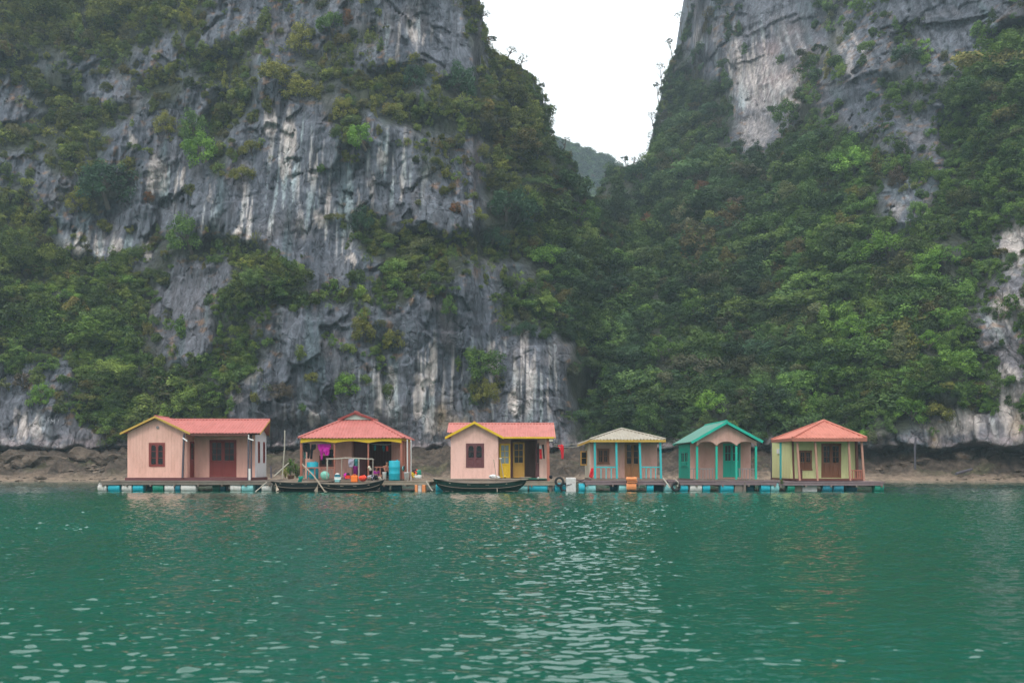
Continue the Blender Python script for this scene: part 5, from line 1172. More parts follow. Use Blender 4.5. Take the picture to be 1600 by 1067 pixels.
# ------------------------------------------------------------------ floats
def drum_mesh():
    pr = [(.02, 0), (.22, 0), (.275, .025), (.285, .05), (.285, .2), (.297, .215), (.297, .245), (.285, .26), (.285, .5), (.297, .515), (.297, .545), (.285, .56), (.285, .76), (.275, .785), (.22, .81), (.02, .81)]
    mb = MB(); mb.lathe([(r_, h - .405) for r_, h in pr], (0, 0, 0), (1, 0, 0), 20); me = mb.build('tmp', M['blue_drum'], smooth=False).data; bpy.data.objects.remove(bpy.data.objects['tmp']); me.name = 'drum'; return me
base_drum = drum_mesh(); drum_by = {}
def drum_me(mat):
    if mat not in drum_by: me = base_drum.copy(); me.materials.clear(); me.materials.append(M[mat]); drum_by[mat] = me
    return drum_by[mat]
def cap_me(mat):
    k = 'cap' + mat
    if k not in drum_by: mb = MB(); mb.lathe([(.04, 0), (.04, .03), (.01, .035)], (0, 0, 0), (1, 0, 0), 10); o = mb.build('cap', M[mat]); drum_by[k] = o.data; bpy.data.objects.remove(o)
    return drum_by[k]
rb = random.Random(3)
def drum(px0, px1, mat, label, group, Y=59.2, z=.22, upright=False, s=1.0, name='float_drum', cat='float'):
    x = PX((px0 + px1) / 2, Y); L_ = (px1 - px0) * Y / FPX
    root = empty(name, (x, Y, z), label, cat, group)
    b = link('body', drum_me(mat), root, (0, 0, 0)); c = link('cap', cap_me(mat), root, (.4 * (L_ / .81), .0, .15))
    b.scale = (L_ / .81, s, s)
    root.rotation_euler = (rb.uniform(0, 6.28), rb.uniform(-.03, .03), rb.uniform(-.08, .08))
    return root
G1, G2, G3, G4, G5, G6 = ('floats under the %s deck' % w_ for w_ in ('first', 'second', 'third', 'fourth', 'fifth', 'sixth'))
cw = {'white_drum': 'chalky white', 'blue_drum': 'aqua blue', 'deepblue_drum': 'dull dark blue', 'green_drum': 'green', 'pale_drum': 'pale aqua'}
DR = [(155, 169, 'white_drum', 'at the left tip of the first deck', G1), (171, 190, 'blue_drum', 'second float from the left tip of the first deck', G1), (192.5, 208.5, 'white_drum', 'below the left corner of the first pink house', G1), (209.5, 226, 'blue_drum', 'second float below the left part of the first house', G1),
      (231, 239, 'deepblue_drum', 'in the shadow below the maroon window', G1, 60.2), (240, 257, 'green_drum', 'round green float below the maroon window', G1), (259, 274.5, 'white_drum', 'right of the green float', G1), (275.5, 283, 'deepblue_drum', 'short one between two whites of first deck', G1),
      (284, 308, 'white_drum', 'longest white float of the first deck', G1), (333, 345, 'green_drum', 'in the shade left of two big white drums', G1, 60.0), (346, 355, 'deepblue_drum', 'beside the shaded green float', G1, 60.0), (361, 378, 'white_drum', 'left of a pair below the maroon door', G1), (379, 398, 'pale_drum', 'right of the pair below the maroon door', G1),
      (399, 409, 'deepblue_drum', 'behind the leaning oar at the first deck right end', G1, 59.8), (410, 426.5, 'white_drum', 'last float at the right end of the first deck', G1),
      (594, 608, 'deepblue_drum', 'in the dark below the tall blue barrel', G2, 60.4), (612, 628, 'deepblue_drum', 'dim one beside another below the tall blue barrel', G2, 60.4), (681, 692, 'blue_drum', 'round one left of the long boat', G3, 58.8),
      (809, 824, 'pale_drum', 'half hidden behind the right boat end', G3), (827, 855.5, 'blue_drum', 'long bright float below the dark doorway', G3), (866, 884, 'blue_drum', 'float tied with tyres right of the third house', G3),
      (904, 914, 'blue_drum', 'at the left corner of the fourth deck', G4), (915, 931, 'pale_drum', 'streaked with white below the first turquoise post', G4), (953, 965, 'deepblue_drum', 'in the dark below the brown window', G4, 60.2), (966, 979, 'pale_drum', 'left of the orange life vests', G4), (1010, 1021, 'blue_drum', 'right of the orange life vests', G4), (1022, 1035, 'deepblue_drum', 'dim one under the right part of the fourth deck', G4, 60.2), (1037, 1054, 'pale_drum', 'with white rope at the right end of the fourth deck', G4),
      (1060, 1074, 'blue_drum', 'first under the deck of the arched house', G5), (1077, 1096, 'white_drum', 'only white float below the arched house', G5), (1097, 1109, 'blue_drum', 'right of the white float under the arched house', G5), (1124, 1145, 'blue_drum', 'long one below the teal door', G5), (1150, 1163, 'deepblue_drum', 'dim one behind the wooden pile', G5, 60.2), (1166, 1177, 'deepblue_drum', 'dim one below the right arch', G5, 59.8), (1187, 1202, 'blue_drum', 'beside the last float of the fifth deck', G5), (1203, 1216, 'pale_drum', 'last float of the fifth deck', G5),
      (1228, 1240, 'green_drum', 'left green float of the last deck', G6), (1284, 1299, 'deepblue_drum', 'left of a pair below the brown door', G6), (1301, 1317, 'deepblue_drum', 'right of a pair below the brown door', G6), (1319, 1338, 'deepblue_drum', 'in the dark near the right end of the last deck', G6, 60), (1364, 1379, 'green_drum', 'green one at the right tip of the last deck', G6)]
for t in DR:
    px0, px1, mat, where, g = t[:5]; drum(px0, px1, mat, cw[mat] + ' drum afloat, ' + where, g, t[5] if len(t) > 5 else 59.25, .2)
def foam(px0, px1, y0, y1, label, Y=59.2, mat='foam'):
    mb = MB(); x0, x1 = PX(px0, Y), PX(px1, Y); z0, z1 = PZ(y1, Y), PZ(y0, Y); n = 5
    mb.wbox(x0, x1, Y, Y + .6, max(z0, -.1), z1)
    o = mb.build('foam_block', M[mat]); 
    bv = o.modifiers.new('bevel', 'BEVEL'); bv.width = .05; bv.segments = 2
    return setp(o, label, 'foam block', 'foam floats')
foam(884.5, 900, 746, 770, 'tall white foam block standing between the third and fourth houses', 58.8); foam(1254, 1277, 754, 772, 'dirty white foam block under the lime green house'); foam(1240.5, 1253, 756, 772, 'brownish grey foam block left of the white one under the last house', 59.3, 'wood_pale')
foam(1148, 1161, 755, 772, 'brown foam block under the arched house', 59.0, 'wood'); foam(1166, 1180, 756, 770, 'small block in the shade below the right arch', 60.5, 'wood')
def pile(px, Y, label):
    mb = MB(); mb.tube([(PX(px, Y), Y, -.5), (PX(px, Y) + .03, Y, .55)], .09, 8); return setp(mb.build('pile', M['wood']), label, 'pile', 'timber piles')
pile(860, 59.1, 'short timber pile under the right post of the third house'); pile(1163, 59.0, 'timber pile at the middle of the fifth deck'); pile(1244, 60.4, 'dark pile under the left of the last deck')

# orange life vests hung over the fourth deck
def vests():
    root = empty('life_vests', (PX(987, 58.8), 58.8, .7), 'stack of orange life vests draped over the deck edge below the brown door', 'life vests')
    Y = 58.72
    for i, (y0, y1, dx) in enumerate(((746, 750, 0), (750, 754.5, .03), (754.5, 765, -.02))):
        mb = MB(); n = 8; x0, x1 = PX(978, Y) + dx + .02 * i, PX(995, Y) + dx; z1, z0 = PZ(y0, Y), PZ(y1, Y)
        mb.lathe([(.01, x0), (.1, x0 + .01), (.115, x0 + .1), (.10, (x0 + x1) / 2), (.115, x1 - .1), (.1, x1 - .01), (.01, x1)], (0, Y, (z0 + z1) / 2), (1, 0, 0), 10)
        o = mb.build('vest', M['orange_mat'], root)
        o.data.transform(Matrix.Translation((0, 0, -(z0 + z1) / 2)) ); o.data.transform(Matrix.Diagonal((1, 1, max(1.0, (z1 - z0) / .2), 1))); o.data.transform(Matrix.Translation((0, 0, (z0 + z1) / 2)))
    for z in (.62, .5):
        mb = MB(); mb.box(front(Y - .115), PX(978.5, Y), PX(995, Y), z, z + .03, 0, .012); mb.build('strap', M['blackrubber'], root)
    return root
vests()

# ------------------------------------------------------------------ boats
def boat(label, pxl, pxr, Y, zmid, zl, zr_, beam, matn='hull', seed=0, group='rowing boats moored at the decks'):
    x0, x1 = PX(pxl, Y), PX(pxr, Y); Ln = x1 - x0; root = empty('rowing_boat', ((x0 + x1) / 2, Y, 0), label, 'boat', group)
    n = 26; m = 9; V = []; Fc = []
    for i in range(n + 1):
        t = i / n; x = x0 + Ln * t; e_ = abs(2 * t - 1); w_ = beam / 2 * (1 - e_ ** 3.0) ** .7 + .12
        zt = zmid + (zl - zmid) * max(0, 1 - 2 * t) ** 2.2 + (zr_ - zmid) * max(0, 2 * t - 1) ** 2.2; zb = -.22 + (.40) * e_ ** 3.5
        xi = x + (.35 * e_ ** 4) * (0)
        for j in range(m + 1):
            s = j / m * 2 - 1; z = zb + (zt - zb) * abs(s) ** 2.0; V.append((x + (t - .5) * .0 - (1 if t < .5 else -1) * .55 * e_ ** 4 * (1 - abs(s)) * -1, Y + w_ * (math.copysign(abs(s) ** .7, s)), z))
    for i in range(n):
        for j in range(m): a = i * (m + 1) + j; Fc.append((a, a + 1, a + m + 2, a + m + 1))
    Fc.append(tuple(range(m + 1))); Fc.append(tuple(n * (m + 1) + q for q in range(m + 1)))
    mb = MB(); mb.v = V; mb.f = Fc; o = mb.build('hull', M[matn], root, True)
    sd = o.modifiers.new('thick', 'SOLIDIFY'); sd.thickness = .035
    for sgn in (0, m):
        mb = MB(); pts = [Vector(V[i * (m + 1) + sgn]) + Vector((0, 0, .02)) for i in range(n + 1)]; mb.tube(pts, .035, 6); mb.build('gunwale', M['wood'], root)
    mb = MB(); pts = [Vector(V[i * (m + 1) + 1]) + Vector((0, -.03, 0)) for i in range(1, n)]; mb.tube(pts, .02, 5); mb.build('rubbing_strake', M['wood'], root)
    for k in range(4):
        i = int(n * (.2 + .2 * k)); p, q = V[i * (m + 1)], V[i * (m + 1) + m]; b = MB(); b.wbox(p[0] - .1, p[0] + .1, p[1] + .03, q[1] - .03, p[2] - .09, p[2] - .05); b.build('thwart', M['wood_pale'], root)
    f_ = MB()
    for k in range(9):
        i = int(n * (.12 + .095 * k)); p, q = V[i * (m + 1) + 2], V[i * (m + 1) + m - 2]; f_.wbox(p[0], p[0] + .38, p[1], q[1], .04, .06)
    f_.build('floor_boards', M['wood'], root)
    return root
boat('black wooden boat moored at the left half of the laundry house deck', 424, 522, 58.6, .52, .62, .6, 1.1)
boat('black wooden boat loaded with household goods before the laundry house', 498, 601, 57.9, .42, .5, .72, 1.3)
boat('long black and green boat with a pale gunwale in front of the yellow trimmed house', 677, 824, 58.0, .50, .76, .72, 1.3, 'hull_green')
def planks_on(Y, px0, px1, z, label):
    mb = MB(); mb.wbox(PX(px0, Y), PX(px1, Y), Y - .1, Y + .1, z, z + .04); return setp(mb.build('loose_plank', M['wood_pale']), label, 'plank', 'loose planks')
planks_on(57.5, 506, 560, .50, 'pale plank laid along the loaded boat'); planks_on(57.45, 680, 826, .74, 'long pale plank laid over the green boat'); planks_on(58.0, 812, 830, .82, 'short plank end sticking out right of the green boat')

def pole(pts, r, mat, label, name='pole', cat='pole', group=None, blade=None):
    mb = MB(); mb.tube(pts, r, 7); root = mb.build(name, M[mat]); setp(root, label, cat, group)
    if blade:
        a, b = Vector(pts[-2]), Vector(pts[-1]); d = (b - a).normalized(); e_ = b + d * blade; side = d.cross(Vector((0, 1, 0))).normalized()
        m2 = MB(); m2.poly([b - side * .03, b + side * .03, e_ + side * .11, e_ - side * .11], .02, (0, 1, 0)); m2.build('blade', M['wood_pale'], root)
    return root
def pp(px, py, Y): return P(px, py, Y)
pole([pp(451, 723, 58.6), pp(428, 744, 58.2)], .035, 'rope', 'pale oar leaning up over the deck between first and second house', 'oar', 'oar', 'oars')
pole([pp(472, 725, 58.5), pp(491, 744, 57.9), pp(507, 767, 57.2)], .04, 'wood_pale', 'long oar slanting down to the water before the left blue barrel', 'oar', 'oar', 'oars', .3)
pole([pp(417, 753, 58.3), pp(399, 768, 57.9)], .035, 'rope', 'pale pole dipping into the water at the right end of the first deck', 'oar', 'oar', 'oars')
pole([pp(430, 752, 58.3), pp(432, 760, 58.0)], .02, 'wood_pale', 'short oar with a pale blade in the water beside the last white drum', 'oar', 'oar', 'oars', .35)
pole([pp(499, 751, 58.0), pp(496, 760, 57.9)], .02, 'wood_pale', 'short oar with broad blade between the two black boats', 'oar', 'oar', 'oars', .3)
pole([pp(771.5, 718, 58.1), pp(775.5, 746, 57.6), pp(777, 768, 57.3)], .028, 'wood_pale', 'upright oar standing in the water before the third house', 'oar', 'oar', 'oars')
pole([pp(782, 716, 58.6), pp(787, 747, 58.4)], .022, 'grey_rail', 'thin grey mop handle leaning before the yellow door', 'mop', 'mop')
pole([pp(779.5, 716.5, 58.6), pp(784, 716, 58.6)], .025, 'white', 'white cross bar atop the mop handle', 'cross_bar', 'bar')
pole([pp(445, 672, 59.2), pp(444.5, 700, 59.2), pp(441, 748, 59.2)], .035, 'rope', 'tall thin bare pole left of the laundry house', 'mast', 'pole')
pole([pp(423, 728, 60), pp(424, 747, 60)], .05, 'dark_post', 'short dark stake right of the white end wall', 'stake', 'stake')
pole([pp(1431, 683, 92), pp(1429.5, 700, 92), pp(1430, 733, 92)], .09, 'dark_post', 'dark leaning stake planted on the right shore', 'stake', 'stake')
pole([pp(1494, 740, 94), pp(1508, 736, 95), pp(1518, 733, 96)], .13, 'dark_post', 'dark driftwood log on the sand at the right', 'driftwood_log', 'log')
pole([pp(1036, 747, 58.8), pp(1043, 756, 58.5), pp(1047, 762, 58.4)], .04, 'rope', 'pale driftwood branch at the right corner of the turquoise posted house', 'branch', 'branch', 'branches hanging at the deck ends')
pole([pp(1055, 749, 58.8), pp(1060, 753, 58.6), pp(1059, 760, 58.5)], .03, 'rope', 'pale curled rope end at the left of the arched house', 'rope', 'rope')
pole([pp(666, 752, 58.8), pp(671, 760, 58.6), pp(676, 767, 58.4)], .035, 'rope', 'pale stick sloping into the water left of the third house', 'branch', 'branch', 'branches hanging at the deck ends')
def line(p, q, sag, r, mat, label, name='clothes_line', cat='line', n=10):
    pts = [p.lerp(q, i / n) - Vector((0, 0, sag * 4 * (i / n) * (1 - i / n))) for i in range(n + 1)]; return pole(pts, r, mat, label, name, cat)
line(pp(866, 694, 60.2), pp(904, 692.5, 61), .06, .014, 'rope', 'upper clothes line between the third and fourth houses'); line(pp(866, 697, 60.2), pp(905, 696.5, 61), .08, .014, 'rope', 'lower clothes line between the third and fourth houses')
line(pp(132, 766, 57.5), pp(158, 755, 59), .02, .015, 'blackrubber', 'dark mooring rope running from the left tip of the first deck', 'mooring_rope', 'rope')
line(pp(868, 760, 58.6), pp(915, 748, 59), .1, .02, 'blackrubber', 'black cable sagging across the tall foam block', 'cable', 'cable')
line(pp(576, 692, 60), pp(626, 691, 60), .12, .012, 'rope', 'thin line strung under the eave of the laundry house')

# rope and tyre clutter
def tyre(px, py, Y, label):
    mb = MB(); n = 18; k = 8; c = pp(px, py, Y)
    for i in range(n):
        a = 2 * math.pi * i / n
        for j in range(k):
            b = 2 * math.pi * j / k; rr = .22 + .07 * math.cos(b); mb.v.append((c.x + rr * math.cos(a), c.y + .07 * math.sin(b), c.z + rr * math.sin(a)))
    for i in range(n):
        for j in range(k): mb.f.append((i*k + j, i*k + (j+1) % k, ((i+1) % n)*k + (j+1) % k, ((i+1) % n)*k + j))
    return setp(mb.build('tyre', M['blackrubber'], None, True), label, 'tyre', 'tyre fenders')
tyre(874, 752, 58.8, 'black tyre fender above the aqua float right of the third house'); tyre(882, 761, 58.9, 'lower black tyre fender beside the tall foam block'); tyre(1056, 760, 58.9, 'black tyre fender between the fourth and fifth decks')

# ------------------------------------------------------------------ things on the decks
def barrel(px0, px1, py0, py1, Y, mat, label, name='water_barrel', cat='barrel', group=None, taper=1.0, lid=True, rib=True):
    x = PX((px0 + px1) / 2, Y); r_ = (px1 - px0) / 2 * Y / FPX; z0, z1 = PZ(py1, Y), PZ(py0, Y); h = z1 - z0
    root = empty(name, (x, Y, z0), label, cat, group)
    if rib: pr = [(.01, 0), (r_ * .92, 0), (r_, .03), (r_, h * .3), (r_ * 1.03, h * .32), (r_ * 1.03, h * .35), (r_, h * .37), (r_, h * .63), (r_ * 1.03, h * .65), (r_ * 1.03, h * .68), (r_, h * .7), (r_, h - .05), (r_ * .93, h - .01), (.01, h)]
    else: pr = [(.01, 0), (r_ * taper, 0), (r_, h * .9), (r_ * 1.06, h * .92), (r_ * 1.06, h), (r_ * .95, h), (r_ * .85 * taper, h * .1), (.01, h * .1)]
    mb = MB(); mb.lathe(pr, (0, 0, 0), (0, 0, 1), 22); b = mb.build('body', M[mat], root, True, (0, 0, 0))
    if lid: m2 = MB(); m2.lathe([(.05, h - .005), (.05, h + .04), (.01, h + .045)], (r_ * .5, 0, 0), (0, 0, 1), 10); m2.build('cap', M[mat], root, False, (0, 0, 0))
    return root
barrel(479.5, 497.5, 721.5, 749, 60.3, 'blue_drum', 'dark aqua barrel on the left of the laundry house porch', group='tall blue barrels'); barrel(607.5, 625, 719.5, 750, 59.4, 'blue_drum', 'bright aqua barrel at the right of the laundry house porch', group='tall blue barrels')
barrel(597.5, 603.8, 737.5, 750, 59.3, 'white', 'white bucket beside the bright aqua barrel', 'bucket', 'bucket', 'buckets', .85, False, False); barrel(631, 640, 737.5, 750, 59.3, 'foam', 'grey white pot right of the bright aqua barrel', 'bucket', 'bucket', 'buckets', .8, False, False)
barrel(551.5, 559.5, 728, 741, 60.6, 'purple', 'purple plastic basket behind the drying rack', 'basket', 'basket', None, .85, False, False)
barrel(449, 459.5, 742, 748, 59.3, 'terracotta', 'brown plant pot left of the laundry house', 'plant_pot', 'plant pot', 'plant pots', .85, False, False)
def bowl(px, py, rpx, Y, mat, label, tilt=1.1):
    mb = MB(); r_ = rpx * Y / FPX; pr = [(r_ * .35, 0), (r_ * .7, r_ * .12), (r_, r_ * .55), (r_ * 1.05, r_ * .58), (r_ * .95, r_ * .56), (r_ * .66, r_ * .18), (.01, r_ * .1)]
    c = pp(px, py, Y); mb.lathe(pr, c, (0, math.sin(tilt), math.cos(tilt)), 22); return setp(mb.build('tub', M[mat], None, True), label, 'tub', 'plastic tubs')
bowl(507, 744, 7, 59.3, 'mint', 'mint green round tub leaning on the railing of the laundry house', 1.25); bowl(527, 743.5, 4, 59.2, 'white', 'small grey white basin left of the drying rack', 1.1); bowl(486, 746.5, 5, 59.0, 'blue_drum', 'small aqua bowl before the left blue barrel', .4)
def jerry(px0, px1, py0, py1, Y, mat, label):
    x0, x1 = PX(px0, Y), PX(px1, Y); z0, z1 = PZ(py1, Y), PZ(py0, Y); root = empty('jerrycan', ((x0+x1)/2, Y, z0), label, 'jerrycan')
    mb = MB(); mb.wbox(x0, x1, Y - .12, Y + .12, z0, z1 - .04); o = mb.build('body', M[mat], root); bv = o.modifiers.new('bevel', 'BEVEL'); bv.width = .035; bv.segments = 3
    mb = MB(); mb.tube([((x0+x1)/2 - .1, Y, z1 - .05), ((x0+x1)/2 - .08, Y, z1 + .01), ((x0+x1)/2 + .08, Y, z1 + .01), ((x0+x1)/2 + .1, Y, z1 - .05)], .018, 6); mb.build('handle', M[mat], root)
jerry(548.5, 559, 741.5, 753, 57.9, 'orange', 'bright orange plastic jerrycan in the loaded boat')
def box_item(px0, px1, py0, py1, Y, mat, label, name='box', cat='box', d=.35, group=None, rim=None):
    x0, x1 = PX(px0, Y), PX(px1, Y); z0, z1 = PZ(py1, Y), PZ(py0, Y); root = empty(name, ((x0+x1)/2, Y, z0), label, cat, group)
    mb = MB(); t = .02; mb.wbox(x0, x1, Y - d/2, Y - d/2 + t, z0, z1); mb.wbox(x0, x1, Y + d/2 - t, Y + d/2, z0, z1); mb.wbox(x0, x0 + t, Y - d/2 + t, Y + d/2 - t, z0, z1); mb.wbox(x1 - t, x1, Y - d/2 + t, Y + d/2 - t, z0, z1); mb.wbox(x0 + t, x1 - t, Y - d/2 + t, Y + d/2 - t, z0, z0 + t); mb.build('body', M[mat], root)
    mb = MB(); mb.wbox(x0 - .015, x1 + .015, Y - d/2 - .015, Y + d/2 + .015, z1 - .025, z1 + .015); mb.build('lid', M[rim or mat], root); return root
box_item(523, 533.5, 745.5, 749, 58.3, 'white', 'flat white box with a red lid in the loaded boat', rim='white', group='boxes in the loaded boat'); box_item(524, 531, 749.3, 752.7, 58.2, 'pale_drum', 'pale blue box beneath the flat white one', group='boxes in the loaded boat')
box_item(540, 547, 743, 747.5, 58.2, 'redor_cloth', 'small red box left of the orange jerrycan', group='boxes in the loaded boat'); box_item(523.5, 531, 741.6, 745.2, 58.3, 'deepblue_drum', 'blue lidded box on top of the white one', group='boxes in the loaded boat')

def heap(px, py, w_px, h_px, Y, mats, label, name='heap_of_cloth', cat='cloth', n=4, seed=0):
    r = random.Random(seed); c = pp(px, py, Y); w_ = w_px * Y / FPX; h_ = h_px * Y / FPX; root = empty(name, c, label, cat)
    for k in range(n):
        import bmesh
        bm = bmesh.new(); bmesh.ops.create_icosphere(bm, subdivisions=3, radius=1); ox, oz = r.uniform(-.3, .3) * w_, r.uniform(0, .5) * h_
        co = np.array([v.co for v in bm.verts]); s = 1 + .3 * gnoise(co[:, 0] * 2.2 + k * 5, co[:, 1] * 2.2 + co[:, 2] * 3, seed + k) + .15 * gnoise(co[:, 0] * 6, co[:, 2] * 6 + k, seed + 9)
        for v, q in zip(bm.verts, s): v.co = Vector((v.co.x * w_ * .36 * q + ox, v.co.y * .2 * q + r.uniform(-.004, .004), max(v.co.z * h_ * .42 * q + oz + h_ * .15, -h_ * .05)))
        me = bpy.data.meshes.new('fold'); bm.to_mesh(me); bm.free(); me.materials.append(M[mats[k % len(mats)]]); me.shade_smooth(); link('fold', me, root, (0, 0, 0))
    return root
heap(568, 752, 13, 9, 57.9, ['redor_cloth'], 'scarlet cloth heap right of the orange jerrycan', n=4, seed=1); heap(582, 751, 13, 9, 57.9, ['black_cloth', 'grey_cloth', 'wood_pale'], 'dark and grey bundle at the right end of the loaded boat', 'bundle', 'bundle', 5, 2)
heap(650, 747, 14, 14, 59.5, ['yellow', 'white', 'redor_cloth', 'black_cloth', 'white', 'green_drum'], 'heap of yellow, white and red bags on the deck right of the laundry house', 'heap_of_bags', 'bags', 6, 3)
heap(774, 747, 17, 6, 58.1, ['foam', 'white'], 'white sack lying on the green boat', 'sack', 'sack', 4, 4); heap(789, 747.5, 5, 5, 58.2, ['yellow'], 'small yellow bag beside the white sack', 'bag', 'bag', 2, 5)
heap(590, 750, 10, 6, 58.2, ['wood_pale', 'rope'], 'tangle of pale netting in the loaded boat', 'netting', 'net', 4, 6); heap(542, 748, 9, 9, 58.4, ['purple', 'magenta', 'black_cloth'], 'purple bundle left of the orange jerrycan', 'bundle', 'bundle', 3, 7)
heap(577.5, 735, 5, 7, 59.6, ['cream'], 'cream cloth hung on the rail by the open room', 'hanging_cloth', 'cloth', 3, 8); heap(841, 748, 4, 3, 59.5, ['white'], 'small white rag on the deck of the third house', 'rag', 'rag', 2, 9); heap(861, 748, 5, 6, 59.6, ['black_cloth'], 'black bundle at the foot of the third house post', 'bundle', 'bundle', 3, 10)
heap(630, 736, 4, 9, 59.5, ['pale_drum', 'green_drum', 'black_cloth'], 'small green and pale plastic things hung on the right railing end', 'hanging_bags', 'bags', 3, 12)

def garment(pts, Y, mat, label, folds=3, amp=.04, group='laundry on the lines', cat='laundry', name='garment', tuck=0, parts=None):
    """hanging cloth from an outline given as rows (pixel y, left x, right x)"""
    nx = 14; V = []; Fc = []; n = 14; ys = np.linspace(pts[0][0], pts[-1][0], n); r = random.Random(int(pts[0][1] * 7)); ph = r.uniform(0, 6)
    for i, y_ in enumerate(ys):
        l_ = np.interp(y_, [q[0] for q in pts], [q[1] for q in pts]); rr = np.interp(y_, [q[0] for q in pts], [q[2] for q in pts]); t = i / (n - 1)
        for j in range(nx + 1):
            s = j / nx; x = PX(l_ + (rr - l_) * s, Y); yy = Y + amp * (0.25 + t) * math.sin(s * folds * 2 * math.pi + ph + t * 1.5) + .02 * math.sin(t * 9 + s * 4); V.append((x, yy, PZ(y_, Y) + .015 * math.sin(s * 9 + ph)))
    for i in range(n - 1):
        for j in range(nx): a = i * (nx + 1) + j; Fc.append((a, a + 1, a + nx + 2, a + nx + 1))
    mb = MB(); mb.v = V; mb.f = Fc; o = mb.build(name, M[mat], None, True); sd = o.modifiers.new('thick', 'SOLIDIFY'); sd.thickness = .012
    return setp(o, label, cat, group)
garment([(692, 474, 483), (700, 473.5, 484), (706, 474.5, 480)], 60.0, 'black_cloth', 'black shirt hanging leftmost under the yellow eave')
garment([(693, 479, 484), (702, 480.5, 484.5), (715, 480, 483.5), (716, 480.5, 482.5)], 60.0, 'black_cloth', 'black trousers hanging next to the leftmost shirt'); garment([(694, 486.5, 494), (701, 486, 493), (702, 485.5, 489), (717, 484.5, 488)], 60.0, 'black_cloth', 'black long legged garment left of the magenta cloth')
garment([(705, 475, 478), (716, 475.5, 478)], 60.1, 'teal_cloth', 'narrow dark teal cloth below the leftmost shirt')
garment([(693.2, 495.5, 517.5), (700, 497, 517), (702.5, 498.5, 515), (704, 500, 505.5), (718.5, 501.5, 504)], 60.05, 'magenta', 'large magenta garment hanging under the yellow eave', 3, .05); garment([(700, 505, 514.5), (706, 504.5, 515), (712, 509, 513.5)], 59.95, 'magenta', 'folded sleeve part of the magenta laundry', 2, .06)
garment([(702, 514, 521), (714, 513.5, 521)], 60.3, 'black_cloth', 'black square cloth right of the magenta garment')
garment([(695.5, 584, 587.5), (703.5, 584.3, 587)], 61.0, 'teal_cloth', 'left small teal cloth in the dark room'); garment([(696.5, 597, 601.5), (702, 598, 600.5), (705, 599, 600)], 61.0, 'teal_cloth', 'right small teal cloth in the dark room'); garment([(696.5, 603.3, 606.5), (704.5, 603.5, 606.7)], 61.0, 'redor_cloth', 'small red cloth hanging in the dark room')
garment([(717, 544, 553.5), (724, 544.5, 553), (730, 545, 551.5)], 58.7, 'grey_cloth', 'striped grey towel on the drying rack', 4); garment([(717, 553.7, 559), (728, 554, 558.7)], 58.75, 'teal_cloth', 'teal grey towel at the right on the drying rack')
garment([(694.5, 871.5, 880), (699, 872, 881), (703, 876, 881), (717, 877.5, 880.5)], 60.4, 'red_cloth', 'red garment pegged on the line between third and fourth houses', 2); garment([(701, 842.8, 846), (708, 843, 846.3), (717, 843, 847)], 60.7, 'red_cloth', 'red and white cloth hanging at the third house porch'); garment([(694.5, 846.5, 849.5), (703, 848, 850), (716.5, 849.5, 851)], 60.6, 'black_cloth', 'black garment hanging at the third house porch')
garment([(696, 843, 845), (701, 842.5, 846)], 60.7, 'white', 'white collar piece above the red porch cloth'); garment([(731, 924, 927), (740, 921.5, 927.5), (745, 920.5, 926), (746.5, 924, 926)], 59.9, 'red_cloth', 'red cloth hung at the left turquoise post of the fourth house', 2)
garment([(744, 466, 475), (749, 467, 472), (755, 464.5, 471), (757, 466, 469)], 58.5, 'net', 'green fishing net hanging over the deck edge', 3, .06)
def rack():
    Y = 58.8; root = empty('drying_rack', (PX(547, Y), Y, ZD), 'pale drying rack of thin poles before the laundry house', 'drying rack')
    tp = [(509.5, 716.5), (526, 716), (540, 714.8), (560, 715.5), (583, 716.8)]; mb = MB(); mb.tube([pp(a, b, Y) for a, b in tp], .025, 6); mb.build('rail', M['rope'], root)
    mb = MB(); mb.tube([pp(a + 1.5, b + 1.0, Y + .7) for a, b in tp], .022, 6); mb.build('rail', M['rope'], root)
    for a, b0, y_ in ((510.8, 716.5, Y), (534, 716, Y), (561, 715.8, Y), (582.7, 716.8, Y), (512, 717, Y + .7), (560, 717, Y + .7)): mb = MB(); mb.tube([pp(a, b0, y_), pp(a, 748, y_)], .022, 6); mb.build('leg', M['rope'], root)
    mb = MB()
    for k in range(9): a = 512 + k * 8.5; mb.tube([pp(a, 715.8, Y - .05), pp(a + 1.5, 716.8, Y + .75)], .014, 5)
    mb.build('cross_slats', M['rope'], root)
rack()
mb = MB(); mb.tube([pp(474, 691.5, 60.02), pp(495, 692.8, 60.02), pp(521, 692.5, 60.05)], .012, 5); setp(mb.build('clothes_line', M['rope']), 'clothes line under the left part of the yellow eave', 'line')

